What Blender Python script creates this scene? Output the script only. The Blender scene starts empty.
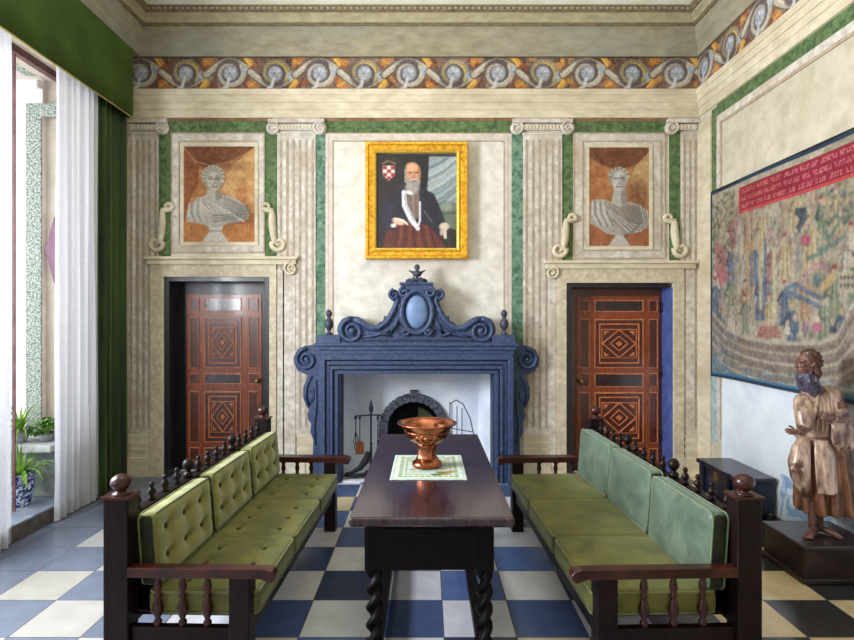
import bpy, bmesh, math, random
import numpy as np
from mathutils import Vector, Matrix, Euler
random.seed(7); rng = np.random.default_rng(7)
PI = math.pi
COL = bpy.context.scene.collection
FPX = 549.0; CX0 = 427.0; CY0 = 320.0; EYE = 1.67
BACK = 5.85; LEFT = -3.20; RIGHT = 2.89; FRONT = -3.2; CEIL = 4.93

def P(x, y, Y=BACK):                      # photo measurement -> world point on the plane at depth Y
    return Vector(((x - CX0) * Y / FPX, Y, EYE - (y - CY0) * Y / FPX))
def PX(x, Y=BACK): return (x - CX0) * Y / FPX
def PZ(y, Y=BACK): return EYE - (y - CY0) * Y / FPX

def lin(c):
    a = np.asarray(c, dtype=float)
    if a.max() > 1.001: a = a / 255.0
    return np.where(a <= 0.04045, a / 12.92, ((a + 0.055) / 1.055) ** 2.4)
def rgba(c):
    l = lin(c); return (float(l[0]), float(l[1]), float(l[2]), 1.0)

# ------------------------------------------------------------ materials
MATS = {}
def mat(name, c1, c2=None, rough=.6, metal=0., scale=8., detail=6., bump=0., spec=.5, sheen=0., sheen_tint=None,
        contrast=(.35, .65), stretch=(1, 1, 1), vcol=False, coat=0., c3=None, bscale=None, dist=0.):
    m = bpy.data.materials.new(name); m.use_nodes = True
    nt = m.node_tree; N = nt.nodes; L = nt.links
    b = N['Principled BSDF']
    b.inputs['Roughness'].default_value = rough; b.inputs['Metallic'].default_value = metal
    b.inputs['Specular IOR Level'].default_value = spec
    b.inputs['Coat Weight'].default_value = coat; b.inputs['Coat Roughness'].default_value = .12
    if sheen:
        b.inputs['Sheen Weight'].default_value = sheen; b.inputs['Sheen Roughness'].default_value = .45
        if sheen_tint: b.inputs['Sheen Tint'].default_value = rgba(sheen_tint)
    tc = N.new('ShaderNodeNewGeometry'); mp = N.new('ShaderNodeMapping')
    mp.inputs['Scale'].default_value = stretch
    L.new(tc.outputs['Position'], mp.inputs['Vector'])
    if c2 is not None or vcol or bump:
        no = N.new('ShaderNodeTexNoise'); no.inputs['Scale'].default_value = scale
        no.inputs['Detail'].default_value = detail; no.inputs['Roughness'].default_value = .6
        no.inputs['Distortion'].default_value = dist
        L.new(mp.outputs['Vector'], no.inputs['Vector'])
    if vcol:
        ca = N.new('ShaderNodeVertexColor'); ca.layer_name = 'Col'
        mx = N.new('ShaderNodeMix'); mx.data_type = 'RGBA'; mx.blend_type = 'MULTIPLY'
        r = N.new('ShaderNodeValToRGB'); r.color_ramp.elements[0].color = (.72, .72, .72, 1); r.color_ramp.elements[1].color = (1.12, 1.12, 1.12, 1)
        r.color_ramp.elements[0].position = .3; r.color_ramp.elements[1].position = .7
        L.new(no.outputs['Fac'], r.inputs['Fac']); mx.inputs[0].default_value = .8
        L.new(ca.outputs['Color'], mx.inputs[6]); L.new(r.outputs['Color'], mx.inputs[7])
        L.new(mx.outputs[2], b.inputs['Base Color'])
    elif c2 is not None:
        r = N.new('ShaderNodeValToRGB')
        r.color_ramp.elements[0].position = contrast[0]; r.color_ramp.elements[1].position = contrast[1]
        r.color_ramp.elements[0].color = rgba(c1); r.color_ramp.elements[1].color = rgba(c2)
        L.new(no.outputs['Fac'], r.inputs['Fac'])
        if c3 is not None:                 # broad second stain
            n2 = N.new('ShaderNodeTexNoise'); n2.inputs['Scale'].default_value = scale * .17; n2.inputs['Detail'].default_value = 5
            L.new(mp.outputs['Vector'], n2.inputs['Vector'])
            r2 = N.new('ShaderNodeMapRange'); r2.inputs['From Min'].default_value = .48; r2.inputs['From Max'].default_value = .72
            r2.inputs['To Max'].default_value = .75
            L.new(n2.outputs['Fac'], r2.inputs['Value'])
            mx = N.new('ShaderNodeMix'); mx.data_type = 'RGBA'
            L.new(r2.outputs['Result'], mx.inputs[0]); L.new(r.outputs['Color'], mx.inputs[6]); mx.inputs[7].default_value = rgba(c3)
            L.new(mx.outputs[2], b.inputs['Base Color'])
        else:
            L.new(r.outputs['Color'], b.inputs['Base Color'])
    else:
        b.inputs['Base Color'].default_value = rgba(c1)
    if bump:
        bp = N.new('ShaderNodeBump'); bp.inputs['Strength'].default_value = bump; bp.inputs['Distance'].default_value = .01
        if bscale:
            nb = N.new('ShaderNodeTexNoise'); nb.inputs['Scale'].default_value = bscale; nb.inputs['Detail'].default_value = 4
            L.new(mp.outputs['Vector'], nb.inputs['Vector']); L.new(nb.outputs['Fac'], bp.inputs['Height'])
        else: L.new(no.outputs['Fac'], bp.inputs['Height'])
        L.new(bp.outputs['Normal'], b.inputs['Normal'])
    MATS[name] = m
    return m

mat('plaster', (196, 188, 172), (222, 213, 198), rough=.9, scale=5, c3=(186, 166, 138), bump=.15, bscale=40)
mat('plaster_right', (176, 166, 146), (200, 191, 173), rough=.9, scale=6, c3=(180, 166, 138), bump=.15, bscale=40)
mat('plaster_center', (196, 190, 180), (222, 217, 208), rough=.9, scale=7, c3=(200, 190, 170), bump=.15, bscale=40)
mat('stone_paint', (174, 164, 152), (214, 207, 198), rough=.85, scale=16, c3=(172, 154, 132), bump=.25)
mat('stone_light', (192, 180, 156), (216, 204, 180), rough=.85, scale=7, detail=4, stretch=(1, 1, 2.2), c3=(174, 158, 128), bump=.1)
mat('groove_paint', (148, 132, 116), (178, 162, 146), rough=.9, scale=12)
mat('line_brown', (104, 78, 56), (140, 108, 80), rough=.9, scale=14)
mat('line_soft', (156, 136, 114), (182, 164, 142), rough=.9, scale=14)
mat('border_lilac', (186, 174, 164), (208, 198, 188), rough=.9, scale=12, bump=.1)
mat('surround', (178, 164, 138), (210, 198, 174), rough=.85, scale=20, c3=(176, 164, 144), bump=.3)
mat('green_marble', (54, 78, 44), (100, 122, 78), rough=.85, scale=22, c3=(80, 96, 62), contrast=(.38, .62))
mat('green_marble_cool', (54, 92, 72), (118, 146, 124), rough=.85, scale=22, c3=(86, 116, 98), contrast=(.38, .62))
mat('cornice', (132, 124, 102), (156, 148, 126), rough=.9, scale=5, detail=4, stretch=(1, 1, 2.5), c3=(138, 142, 138), bump=.2)
mat('cornice_dark', (96, 84, 62), (132, 118, 92), rough=.9, scale=18, stretch=(1, 1, 3))
mat('cornice_mid', (148, 138, 108), (172, 162, 132), rough=.9, scale=8, detail=4, stretch=(1, 1, 2.5))
mat('ceiling', (226, 228, 200), (250, 252, 240), rough=.9, scale=2.5, c3=(214, 216, 190))
mat('painted', None, vcol=True, rough=.85, scale=40)
mat('oil_paint', None, vcol=True, rough=.45, scale=60)
mat('weave', None, vcol=True, rough=.95, scale=160, bump=.2, stretch=(1, 1.6, .5))
mat('cloth_paint', None, vcol=True, rough=.9, scale=90)
mat('fire_stone', (32, 45, 74), (62, 80, 118), rough=.5, scale=30, c3=(48, 64, 102), bump=.35)
mat('fire_stone_dark', (22, 31, 54), (42, 56, 88), rough=.6, scale=22, bump=.3)
mat('fire_shield', (92, 116, 158), (116, 138, 176), rough=.5, scale=12, bump=.1)
mat('urn_dark', (34, 38, 56), (60, 64, 84), rough=.5, scale=20)
mat('fire_plaster', (200, 208, 226), (222, 228, 240), rough=.9, scale=4, c3=(180, 190, 212), bump=.15)
mat('hearth_slab', (190, 194, 204), (216, 218, 224), rough=.6, scale=6)
mat('soot', (10, 9, 12), (24, 22, 28), rough=.9, scale=12)
mat('soot_olive', (38, 38, 26), (66, 62, 40), rough=.8, scale=18)
mat('arch_stone', (24, 28, 38), (96, 102, 118), rough=.8, scale=30, bump=.5)
mat('iron', (22, 25, 38), (48, 54, 76), rough=.45, metal=.7, scale=30)
mat('gold', (172, 112, 16), (232, 180, 52), rough=.38, metal=.55, scale=26, bump=.35, bscale=55, contrast=(.3, .6))
mat('gold_light', (214, 164, 50), (244, 208, 96), rough=.35, metal=.5, scale=40, bump=.2)
mat('door_rail', (104, 46, 24), (146, 72, 40), rough=.3, scale=10, stretch=(6, 1, 1), coat=.4)
mat('door_edge', (166, 90, 50), (206, 126, 80), rough=.3, scale=20, coat=.4)
mat('door_panel', (58, 24, 16), (92, 42, 28), rough=.28, scale=12, stretch=(5, 1, 1), coat=.5)
mat('door_panel_dark', (38, 24, 26), (58, 38, 38), rough=.22, scale=10, coat=.6)
mat('door_frame_dark', (12, 12, 20), (22, 22, 34), rough=.35, scale=12, coat=.3)
mat('door_jamb_blue', (58, 74, 132), (82, 102, 166), rough=.4, scale=10)
mat('dark_wood', (11, 4, 5), (27, 10, 10), rough=.45, spec=.18, scale=14, stretch=(4, 1, 1), coat=.05, bump=.1)
mat('dark_wood_red', (34, 12, 10), (66, 27, 22), rough=.3, spec=.35, scale=14, coat=.12, bump=.1)
mat('table_top', (26, 14, 20), (58, 36, 46), rough=.22, scale=5, stretch=(8, 1, 1), coat=.35, c3=(44, 34, 52), bump=.15)
mat('table_wood', (6, 3, 5), (16, 8, 10), rough=.45, scale=14, spec=.12)
mat('velvet_olive', (92, 92, 32), (138, 134, 62), rough=.7, scale=5, sheen=.8, sheen_tint=(222, 230, 206), contrast=(.3, .7), bump=.15, bscale=90)
mat('velvet_boxing', (14, 18, 6), (34, 42, 14), rough=.8, scale=8)  # dark green: shade on the back-cushion ends put into the colour
mat('velvet_seat', (60, 60, 12), (106, 102, 34), rough=.6, scale=6, dist=.5, sheen=.4, sheen_tint=(200, 214, 180), contrast=(.3, .7), bump=.15, bscale=90)
mat('velvet_cool', (54, 72, 56), (98, 114, 98), rough=.5, scale=6, dist=.6, sheen=.35, sheen_tint=(206, 220, 214), contrast=(.3, .7), bump=.3, bscale=30)
mat('velvet_piping', (72, 96, 66), (100, 122, 88), rough=.7, scale=20, sheen=.5)
mat('velvet_piping_olive', (78, 84, 30), (108, 112, 50), rough=.7, scale=20, sheen=.5)
mat('velvet_button', (48, 54, 16), (64, 70, 26), rough=.7, scale=20)
mat('curtain_green', (16, 32, 8), (56, 82, 22), rough=.75, scale=3, sheen=.5, sheen_tint=(150, 190, 90), stretch=(1, 1, .15))
mat('valance_green', (34, 56, 2), (58, 82, 6), rough=.8, scale=3, sheen=.2, sheen_tint=(120, 170, 40), bump=.1)
mat('valance_trim', (196, 176, 96), (222, 206, 140), rough=.6, scale=30)
mat('copper', (130, 70, 46), (196, 126, 94), rough=.2, metal=1., scale=14, bump=.3, bscale=26)
mat('copper_dark', (140, 84, 56), (176, 112, 76), rough=.35, metal=1., scale=30)
mat('chest', (18, 18, 34), (40, 40, 66), rough=.35, scale=12, coat=.3)
mat('brass', (150, 120, 70), (190, 160, 100), rough=.35, metal=.9, scale=20)
mat('wood_skin', (76, 44, 38), (126, 84, 70), rough=.4, scale=20, coat=.3)
mat('wood_hair', (44, 20, 14), (92, 50, 32), rough=.4, scale=40, coat=.3, bump=.5)
mat('wood_beard', (26, 22, 36), (92, 84, 108), rough=.35, scale=70, coat=.3, bump=.5)
mat('robe_gilt', (92, 62, 52), (206, 176, 156), rough=.4, metal=.15, scale=16, coat=.35, bump=.5, stretch=(1, 1, .3), contrast=(.38, .62))
mat('robe_brown', (60, 34, 26), (150, 100, 70), rough=.4, metal=.15, scale=18, coat=.3, bump=.2, stretch=(1, 1, .3))
mat('cloak_wood', (92, 66, 58), (168, 140, 128), rough=.4, metal=.2, scale=14, coat=.3, bump=.2)
mat('plinth_wood', (26, 14, 14), (50, 30, 28), rough=.4, scale=14, coat=.2)
mat('leaf', (70, 120, 30), (150, 190, 70), rough=.5, scale=20)
mat('leaf_dark', (44, 92, 34), (110, 150, 60), rough=.5, scale=20)
mat('pot_blue', (26, 40, 120), (214, 222, 240), rough=.2, scale=26, contrast=(.5, .54), dist=1.2)
mat('terracotta', (120, 124, 130), (156, 160, 166), rough=.8, scale=12)
mat('ledge', (150, 152, 150), (196, 198, 196), rough=.85, scale=9, bump=.4)
mat('ledge_dark', (96, 102, 100), (140, 146, 140), rough=.9, scale=9, bump=.4)
mat('outer_wall', (226, 214, 208), (246, 238, 232), rough=.9, scale=6)
mat('outer_mosaic', (90, 112, 100), (190, 194, 184), rough=.8, scale=60, contrast=(.42, .56))
mat('outer_red', (130, 96, 116), (150, 112, 132), rough=.8, scale=12)
mat('window_wood', (92, 58, 58), (128, 86, 84), rough=.5, scale=12)
mat('step_stone', (74, 66, 64), (112, 102, 96), rough=.7, scale=14, bump=.2)
mat('sill_stone', (104, 112, 130), (140, 148, 164), rough=.5, scale=10)
mat('dado_blue', (130, 164, 198), (216, 226, 236), rough=.6, scale=6, dist=.8, contrast=(.42, .56))  # bluish reflection low on the right wall, put into the colour
mat('plaster_cool', (200, 208, 220), (222, 228, 238), rough=.9, scale=4, c3=(206, 208, 212), bump=.12)  # cool daylight tint of the lower wall put into the colour
mat('strip_blue', (120, 150, 160), (170, 190, 194), rough=.85, scale=20)

def sheer_mat():
    m = bpy.data.materials.new('sheer_linen'); m.use_nodes = True
    nt = m.node_tree; N = nt.nodes; L = nt.links; N.clear()
    out = N.new('ShaderNodeOutputMaterial'); d = N.new('ShaderNodeBsdfDiffuse'); t = N.new('ShaderNodeBsdfTranslucent'); tr = N.new('ShaderNodeBsdfTransparent')
    geo = N.new('ShaderNodeNewGeometry'); mp = N.new('ShaderNodeMapping'); mp.inputs['Scale'].default_value = (40, 40, 160)
    no = N.new('ShaderNodeTexNoise'); no.inputs['Scale'].default_value = 1
    L.new(geo.outputs['Position'], mp.inputs['Vector']); L.new(mp.outputs['Vector'], no.inputs['Vector'])
    r = N.new('ShaderNodeValToRGB'); r.color_ramp.elements[0].color = rgba((206, 208, 216)); r.color_ramp.elements[1].color = rgba((244, 244, 248))
    L.new(no.outputs['Fac'], r.inputs['Fac'])
    L.new(r.outputs['Color'], d.inputs['Color']); L.new(r.outputs['Color'], t.inputs['Color'])
    a = N.new('ShaderNodeMixShader'); a.inputs[0].default_value = .5
    L.new(d.outputs[0], a.inputs[1]); L.new(t.outputs[0], a.inputs[2])
    b = N.new('ShaderNodeMixShader'); b.inputs[0].default_value = .14
    L.new(a.outputs[0], b.inputs[1]); L.new(tr.outputs[0], b.inputs[2]); L.new(b.outputs[0], out.inputs['Surface'])
    MATS['sheer_linen'] = m
sheer_mat()

def floor_mat():
    m = bpy.data.materials.new('checker_floor'); m.use_nodes = True
    nt = m.node_tree; N = nt.nodes; L = nt.links; b = N['Principled BSDF']
    T = .383; X0 = .0893; Y0 = 3.272
    def mth(op, a, c=None):
        n = N.new('ShaderNodeMath'); n.operation = op
        for i, v in enumerate((a, c)):
            if v is None: continue
            if isinstance(v, (int, float)): n.inputs[i].default_value = v
            else: L.new(v, n.inputs[i])
        return n.outputs[0]
    g = N.new('ShaderNodeNewGeometry'); s = N.new('ShaderNodeSeparateXYZ'); L.new(g.outputs['Position'], s.inputs[0])
    u = mth('DIVIDE', mth('SUBTRACT', s.outputs['X'], X0), T); v = mth('DIVIDE', mth('SUBTRACT', s.outputs['Y'], Y0), T)
    fu = mth('FLOOR', u); fv = mth('FLOOR', v)
    par = mth('ABSOLUTE', mth('MODULO', mth('ADD', fu, fv), 2.0))       # 1 = light
    left = mth('GREATER_THAN', s.outputs['X'], X0 - 7 * T - .002)
    light = mth('MULTIPLY', par, left)
    cb = N.new('ShaderNodeCombineXYZ'); L.new(fu, cb.inputs[0]); L.new(fv, cb.inputs[1])
    wn = N.new('ShaderNodeTexWhiteNoise'); wn.noise_dimensions = '3D'; L.new(cb.outputs[0], wn.inputs['Vector'])
    no = N.new('ShaderNodeTexNoise'); no.inputs['Scale'].default_value = 7; no.inputs['Detail'].default_value = 3
    L.new(g.outputs['Position'], no.inputs['Vector'])
    def ramp(fac, cs):
        r = N.new('ShaderNodeValToRGB'); e = r.color_ramp.elements
        e[0].color = rgba(cs[0]); e[1].color = rgba(cs[-1]); 
        for i, c in enumerate(cs[1:-1]):
            k = e.new((i + 1) / (len(cs) - 1)); k.color = rgba(c)
        L.new(fac, r.inputs['Fac']); return r.outputs['Color']
    def mix(f, a, c, mode='MIX'):
        n = N.new('ShaderNodeMix'); n.data_type = 'RGBA'; n.blend_type = mode
        if isinstance(f, (int, float)): n.inputs[0].default_value = f
        else: L.new(f, n.inputs[0])
        L.new(a, n.inputs[6]); L.new(c, n.inputs[7]); return n.outputs[2]
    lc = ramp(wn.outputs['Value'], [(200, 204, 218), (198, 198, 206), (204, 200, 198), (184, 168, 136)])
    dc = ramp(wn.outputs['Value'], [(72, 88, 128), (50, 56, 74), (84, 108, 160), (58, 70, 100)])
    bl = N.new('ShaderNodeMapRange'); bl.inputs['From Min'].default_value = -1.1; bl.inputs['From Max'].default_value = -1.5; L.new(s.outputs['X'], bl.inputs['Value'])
    gc = N.new('ShaderNodeRGB'); gc.outputs[0].default_value = rgba((104, 112, 132))  # dark tiles turn grey-blue to the left: window reflection put into the colour
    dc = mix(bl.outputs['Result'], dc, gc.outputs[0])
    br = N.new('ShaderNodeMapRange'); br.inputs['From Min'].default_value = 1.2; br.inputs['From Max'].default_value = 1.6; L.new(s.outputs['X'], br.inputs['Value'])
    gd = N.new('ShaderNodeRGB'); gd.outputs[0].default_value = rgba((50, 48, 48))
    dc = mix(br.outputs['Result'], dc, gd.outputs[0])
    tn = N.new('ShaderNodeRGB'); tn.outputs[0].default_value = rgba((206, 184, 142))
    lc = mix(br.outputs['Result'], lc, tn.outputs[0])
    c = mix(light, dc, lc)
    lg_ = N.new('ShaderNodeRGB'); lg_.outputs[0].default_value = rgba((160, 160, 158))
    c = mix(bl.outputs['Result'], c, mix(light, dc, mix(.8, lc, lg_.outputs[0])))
    nr = N.new('ShaderNodeMapRange'); nr.inputs['From Min'].default_value = .3; nr.inputs['From Max'].default_value = .7; nr.inputs['To Min'].default_value = .82; nr.inputs['To Max'].default_value = 1.0
    L.new(no.outputs['Fac'], nr.inputs['Value']); c = mix(1.0, c, nr.outputs['Result'], 'MULTIPLY')
    # joints
    def edge(w): 
        f = mth('FRACT', w); return mth('LESS_THAN', mth('MINIMUM', f, mth('SUBTRACT', 1.0, f)), .008)
    jt = mth('MAXIMUM', edge(u), edge(v))
    jc = N.new('ShaderNodeRGB'); jc.outputs[0].default_value = rgba((74, 72, 76))
    c = mix(jt, c, jc.outputs[0])
    L.new(c, b.inputs['Base Color'])
    rr = N.new('ShaderNodeMapRange'); rr.inputs['To Min'].default_value = .12; rr.inputs['To Max'].default_value = .36
    b.inputs['Roughness'].default_value = .22; N.remove(rr)
    MATS['checker_floor'] = m
floor_mat()

# ------------------------------------------------------------ mesh builder
ORG = {}
def origin(o):
    while o is not None:
        if o.name in ORG: return ORG[o.name]
        o = o.parent
    return Vector((0, 0, 0))

class MB:
    def __init__(s): s.v = []; s.f = []; s.s = []
    def add(s, vs, fs, smooth=False, M=None):
        k = len(s.v)
        s.v += [tuple(M @ Vector(p)) if M is not None else tuple(p) for p in vs]
        s.f += [tuple(i + k for i in f) for f in fs]; s.s += [smooth] * len(fs); return s
    def box(s, x0, x1, y0, y1, z0, z1, M=None):
        v = [(x, y, z) for z in (z0, z1) for y in (y0, y1) for x in (x0, x1)]
        return s.add(v, [(0, 2, 3, 1), (4, 5, 7, 6), (0, 1, 5, 4), (2, 6, 7, 3), (0, 4, 6, 2), (1, 3, 7, 5)], False, M)
    def lathe(s, prof, c=(0, 0, 0), seg=20, M=None, ang=0., smooth=True, ell=1.):
        vs = []; fs = []; n = len(prof)
        for i in range(seg):
            a = 2 * PI * i / seg + ang
            for r, z in prof: vs.append((c[0] + r * math.cos(a), c[1] + r * math.sin(a) * ell, c[2] + z))
        for i in range(seg):
            j = (i + 1) % seg
            for k in range(n - 1): fs.append((i * n + k, j * n + k, j * n + k + 1, i * n + k + 1))
        fs.append(tuple(i * n for i in range(seg))[::-1]); fs.append(tuple(i * n + n - 1 for i in range(seg)))
        return s.add(vs, fs, smooth, M)
    def tube(s, pts, r, seg=8, smooth=True, closed=False, flat=1.):
        pts = [Vector(p) for p in pts]; n = len(pts)
        rs = list(r) if isinstance(r, (list, tuple)) else [r] * n
        vs = []; fs = []; up = None
        for i, p in enumerate(pts):
            if closed: d = pts[(i + 1) % n] - pts[i - 1]
            else: d = pts[min(i + 1, n - 1)] - pts[max(i - 1, 0)]
            d = d.normalized() if d.length > 1e-9 else Vector((0, 0, 1))
            if up is None:
                up = Vector((0, 0, 1)) if abs(d.z) < .9 else Vector((1, 0, 0))
            a = d.cross(up)
            if a.length < 1e-6: a = d.orthogonal()
            a.normalize(); b = a.cross(d).normalized(); up = b
            for k in range(seg):
                t = 2 * PI * k / seg
                vs.append(p + (a * math.cos(t) + b * math.sin(t) * flat) * rs[i])
        m = n if closed else n - 1
        for i in range(m):
            j = (i + 1) % n
            for k in range(seg):
                l = (k + 1) % seg; fs.append((i * seg + k, i * seg + l, j * seg + l, j * seg + k))
        if not closed:
            fs.append(tuple(range(seg))[::-1]); fs.append(tuple((n - 1) * seg + k for k in range(seg)))
        return s.add(vs, fs, smooth)
    def prism(s, poly, d0, d1, axis='y', M=None):
        n = len(poly)
        if axis == 'y': mk = lambda p, d: (p[0], d, p[1])
        elif axis == 'x': mk = lambda p, d: (d, p[0], p[1])
        else: mk = lambda p, d: (p[0], p[1], d)
        vs = [mk(p, d0) for p in poly] + [mk(p, d1) for p in poly]
        fs = [tuple(range(n)), tuple(range(n, 2 * n))[::-1]] + [(i, (i + 1) % n, n + (i + 1) % n, n + i) for i in range(n)]
        return s.add(vs, fs, False, M)
    def ell(s, c, r, seg=16, rings=10, M=None):
        c = Vector(c); vs = []; fs = []
        for i in range(rings + 1):
            t = PI * i / rings
            for k in range(seg):
                a = 2 * PI * k / seg
                vs.append((r[0] * math.sin(t) * math.cos(a), r[1] * math.sin(t) * math.sin(a), r[2] * math.cos(t)))
        if M is not None: vs = [M @ Vector(v) for v in vs]
        vs = [c + Vector(v) for v in vs]
        for i in range(rings):
            for k in range(seg):
                l = (k + 1) % seg; fs.append((i * seg + k, i * seg + l, (i + 1) * seg + l, (i + 1) * seg + k))
        return s.add(vs, fs, True)
    def build(s, name, m, parent=None, bevel=0., seg=2, remesh=0., smooth_it=0, subsurf=0, solid=0.):
        me = bpy.data.meshes.new(name)
        o = origin(parent)
        me.from_pydata([(p[0] - o.x, p[1] - o.y, p[2] - o.z) for p in s.v], [], s.f)
        me.polygons.foreach_set('use_smooth', s.s)
        bm = bmesh.new(); bm.from_mesh(me); bmesh.ops.remove_doubles(bm, verts=bm.verts, dist=1e-6)
        bmesh.ops.recalc_face_normals(bm, faces=bm.faces); bm.to_mesh(me); bm.free()
        me.materials.append(MATS[m])
        ob = bpy.data.objects.new(name, me); COL.objects.link(ob); ob.parent = parent
        if bevel:
            b = ob.modifiers.new('bevel', 'BEVEL'); b.width = bevel; b.segments = seg; b.limit_method = 'ANGLE'; b.angle_limit = math.radians(40)
        if remesh:
            r = ob.modifiers.new('remesh', 'REMESH'); r.mode = 'VOXEL'; r.voxel_size = remesh; r.use_smooth_shade = True
            if smooth_it:
                q = ob.modifiers.new('smooth', 'SMOOTH'); q.iterations = smooth_it; q.factor = .5
        if subsurf:
            q = ob.modifiers.new('sub', 'SUBSURF'); q.levels = subsurf; q.render_levels = subsurf
        if solid:
            q = ob.modifiers.new('solid', 'SOLIDIFY'); q.thickness = solid; q.offset = 0
        return ob

def tag(o, label=None, cat=None, group=None, kind=None):
    if label: o['label'] = label
    if cat: o['category'] = cat
    if group: o['group'] = group
    if kind: o['kind'] = kind
    return o
def thing(name, label, cat, loc=(0, 0, 0), group=None, kind=None):
    o = bpy.data.objects.new(name, None); COL.objects.link(o); o.location = loc; o.empty_display_size = .1
    ORG[o.name] = Vector(loc); tag(o, label, cat, group, kind); return o
def struct(o): o['kind'] = 'structure'; return o

# ------------------------------------------------------------ painting surface (per-vertex paint on a fine grid)
def vnoise(h, w, cell):
    gh, gw = int(h / cell) + 3, int(w / cell) + 3
    g = rng.random((gh, gw)); yy = np.arange(h) / cell; xx = np.arange(w) / cell
    y0 = yy.astype(int); x0 = xx.astype(int); fy = (yy - y0)[:, None]; fx = (xx - x0)[None, :]
    fy = fy * fy * (3 - 2 * fy); fx = fx * fx * (3 - 2 * fx)
    a = g[y0][:, x0]; b = g[y0][:, x0 + 1]; c = g[y0 + 1][:, x0]; d = g[y0 + 1][:, x0 + 1]
    return (a * (1 - fx) + b * fx) * (1 - fy) + (c * (1 - fx) + d * fx) * fy

class Canvas:
    """x to the right, y downwards, in any unit; res = samples per unit"""
    def __init__(s, x0, y0, x1, y1, res, bg):
        s.b = (x0, y0, x1, y1); s.w = int((x1 - x0) * res) + 1; s.h = int((y1 - y0) * res) + 1; s.res = res
        s.X, s.Y = np.meshgrid(np.linspace(x0, x1, s.w), np.linspace(y0, y1, s.h))
        s.c = np.tile(np.array(bg, float), (s.h, s.w, 1))
    def _win(s, x0, y0, x1, y1):
        bx0, by0, bx1, by1 = s.b
        i0 = max(0, int((y0 - by0) * s.res) - 1); i1 = min(s.h, int((y1 - by0) * s.res) + 3)
        j0 = max(0, int((x0 - bx0) * s.res) - 1); j1 = min(s.w, int((x1 - bx0) * s.res) + 3)
        return (slice(i0, max(i0, i1)), slice(j0, max(j0, j1)))
    def _put(s, win, m, col, a=1.):
        m = (np.clip(m, 0, 1) * a)[..., None]; s.c[win] = s.c[win] * (1 - m) + np.array(col, float) * m
    def ell(s, cx, cy, rx, ry, col, a=1., soft=.15, ang=0.):
        R = max(rx, ry) * 1.3; w = s._win(cx - R, cy - R, cx + R, cy + R)
        if s.X[w].size == 0: return
        dx = s.X[w] - cx; dy = s.Y[w] - cy; c, n = math.cos(ang), math.sin(ang)
        d = np.sqrt(((dx * c + dy * n) / rx) ** 2 + ((-dx * n + dy * c) / ry) ** 2)
        s._put(w, (1 + soft - d) / (2 * soft), col, a)
    def poly(s, pts, col, a=1.):
        xs = [p[0] for p in pts]; ys = [p[1] for p in pts]; w = s._win(min(xs), min(ys), max(xs), max(ys))
        X = s.X[w]; Y = s.Y[w]
        if X.size == 0: return
        ins = np.zeros(X.shape, bool); n = len(pts)
        for i in range(n):
            x1, y1 = pts[i]; x2, y2 = pts[(i + 1) % n]
            if y1 == y2: continue
            cr = ((y1 > Y) != (y2 > Y)) & (X < (x2 - x1) * (Y - y1) / (y2 - y1) + x1); ins ^= cr
        s._put(w, ins.astype(float), col, a)
    def rect(s, x0, y0, x1, y1, col, a=1.): s.poly([(x0, y0), (x1, y0), (x1, y1), (x0, y1)], col, a)
    def stroke(s, pts, width, col, a=1.):
        ws = list(width) if isinstance(width, (list, tuple)) else [width] * len(pts)
        for i in range(len(pts) - 1):
            (x1, y1), (x2, y2) = pts[i], pts[i + 1]; R = max(ws[i], ws[i + 1])
            w = s._win(min(x1, x2) - R, min(y1, y2) - R, max(x1, x2) + R, max(y1, y2) + R)
            X = s.X[w]; Y = s.Y[w]
            if X.size == 0: continue
            L2 = (x2 - x1) ** 2 + (y2 - y1) ** 2 + 1e-12
            t = np.clip(((X - x1) * (x2 - x1) + (Y - y1) * (y2 - y1)) / L2, 0, 1)
            d = np.hypot(X - x1 - t * (x2 - x1), Y - y1 - t * (y2 - y1)); hw = (ws[i] * (1 - t) + ws[i + 1] * t) / 2
            s._put(w, (hw - d) * s.res + .5, col, a)
    def noise(s, amp, cell):
        n = vnoise(s.h, s.w, max(2, cell * s.res))[..., None] - .5; s.c = s.c + n * 2 * amp
    def blur(s, n=1):
        for _ in range(n):
            p = np.pad(s.c, ((1, 1), (1, 1), (0, 0)), mode='edge')
            s.c = (p[1:-1, 1:-1] * 2 + p[:-2, 1:-1] + p[2:, 1:-1] + p[1:-1, :-2] + p[1:-1, 2:]) / 6
    def tone(s, k=1., sat=1.):
        g = s.c.mean(axis=2, keepdims=True); s.c = (g + (s.c - g) * sat) * k; return s
    def mesh(s, name, m, parent, fn):
        """fn(x array, y array) -> world xyz arrays"""
        x, y, z = fn(s.X.ravel(), s.Y.ravel()); o = origin(parent)
        n = s.w * s.h; co = np.empty((n, 3)); co[:, 0] = x - o.x; co[:, 1] = y - o.y; co[:, 2] = z - o.z
        me = bpy.data.meshes.new(name)
        i, j = np.meshgrid(np.arange(s.h - 1), np.arange(s.w - 1), indexing='ij'); a = (i * s.w + j).ravel()
        q = np.stack([a, a + s.w, a + s.w + 1, a + 1], 1).astype(np.int32)
        me.vertices.add(n); me.vertices.foreach_set('co', co.ravel())
        me.loops.add(q.size); me.loops.foreach_set('vertex_index', q.ravel())
        me.polygons.add(len(q)); me.polygons.foreach_set('loop_start', np.arange(0, q.size, 4, dtype=np.int32))
        me.update(calc_edges=True)
        ca = me.color_attributes.new('Col', 'FLOAT_COLOR', 'POINT')
        l = lin(np.clip(s.c, 0, 255) / 255.0 * .9999).reshape(-1, 3)
        ca.data.foreach_set('color', np.concatenate([l, np.ones((n, 1))], 1).astype(np.float32).ravel())
        me.polygons.foreach_set('use_smooth', [True] * len(q))
        me.materials.append(MATS[m]); ob = bpy.data.objects.new(name, me); COL.objects.link(ob); ob.parent = parent
        return ob
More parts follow.
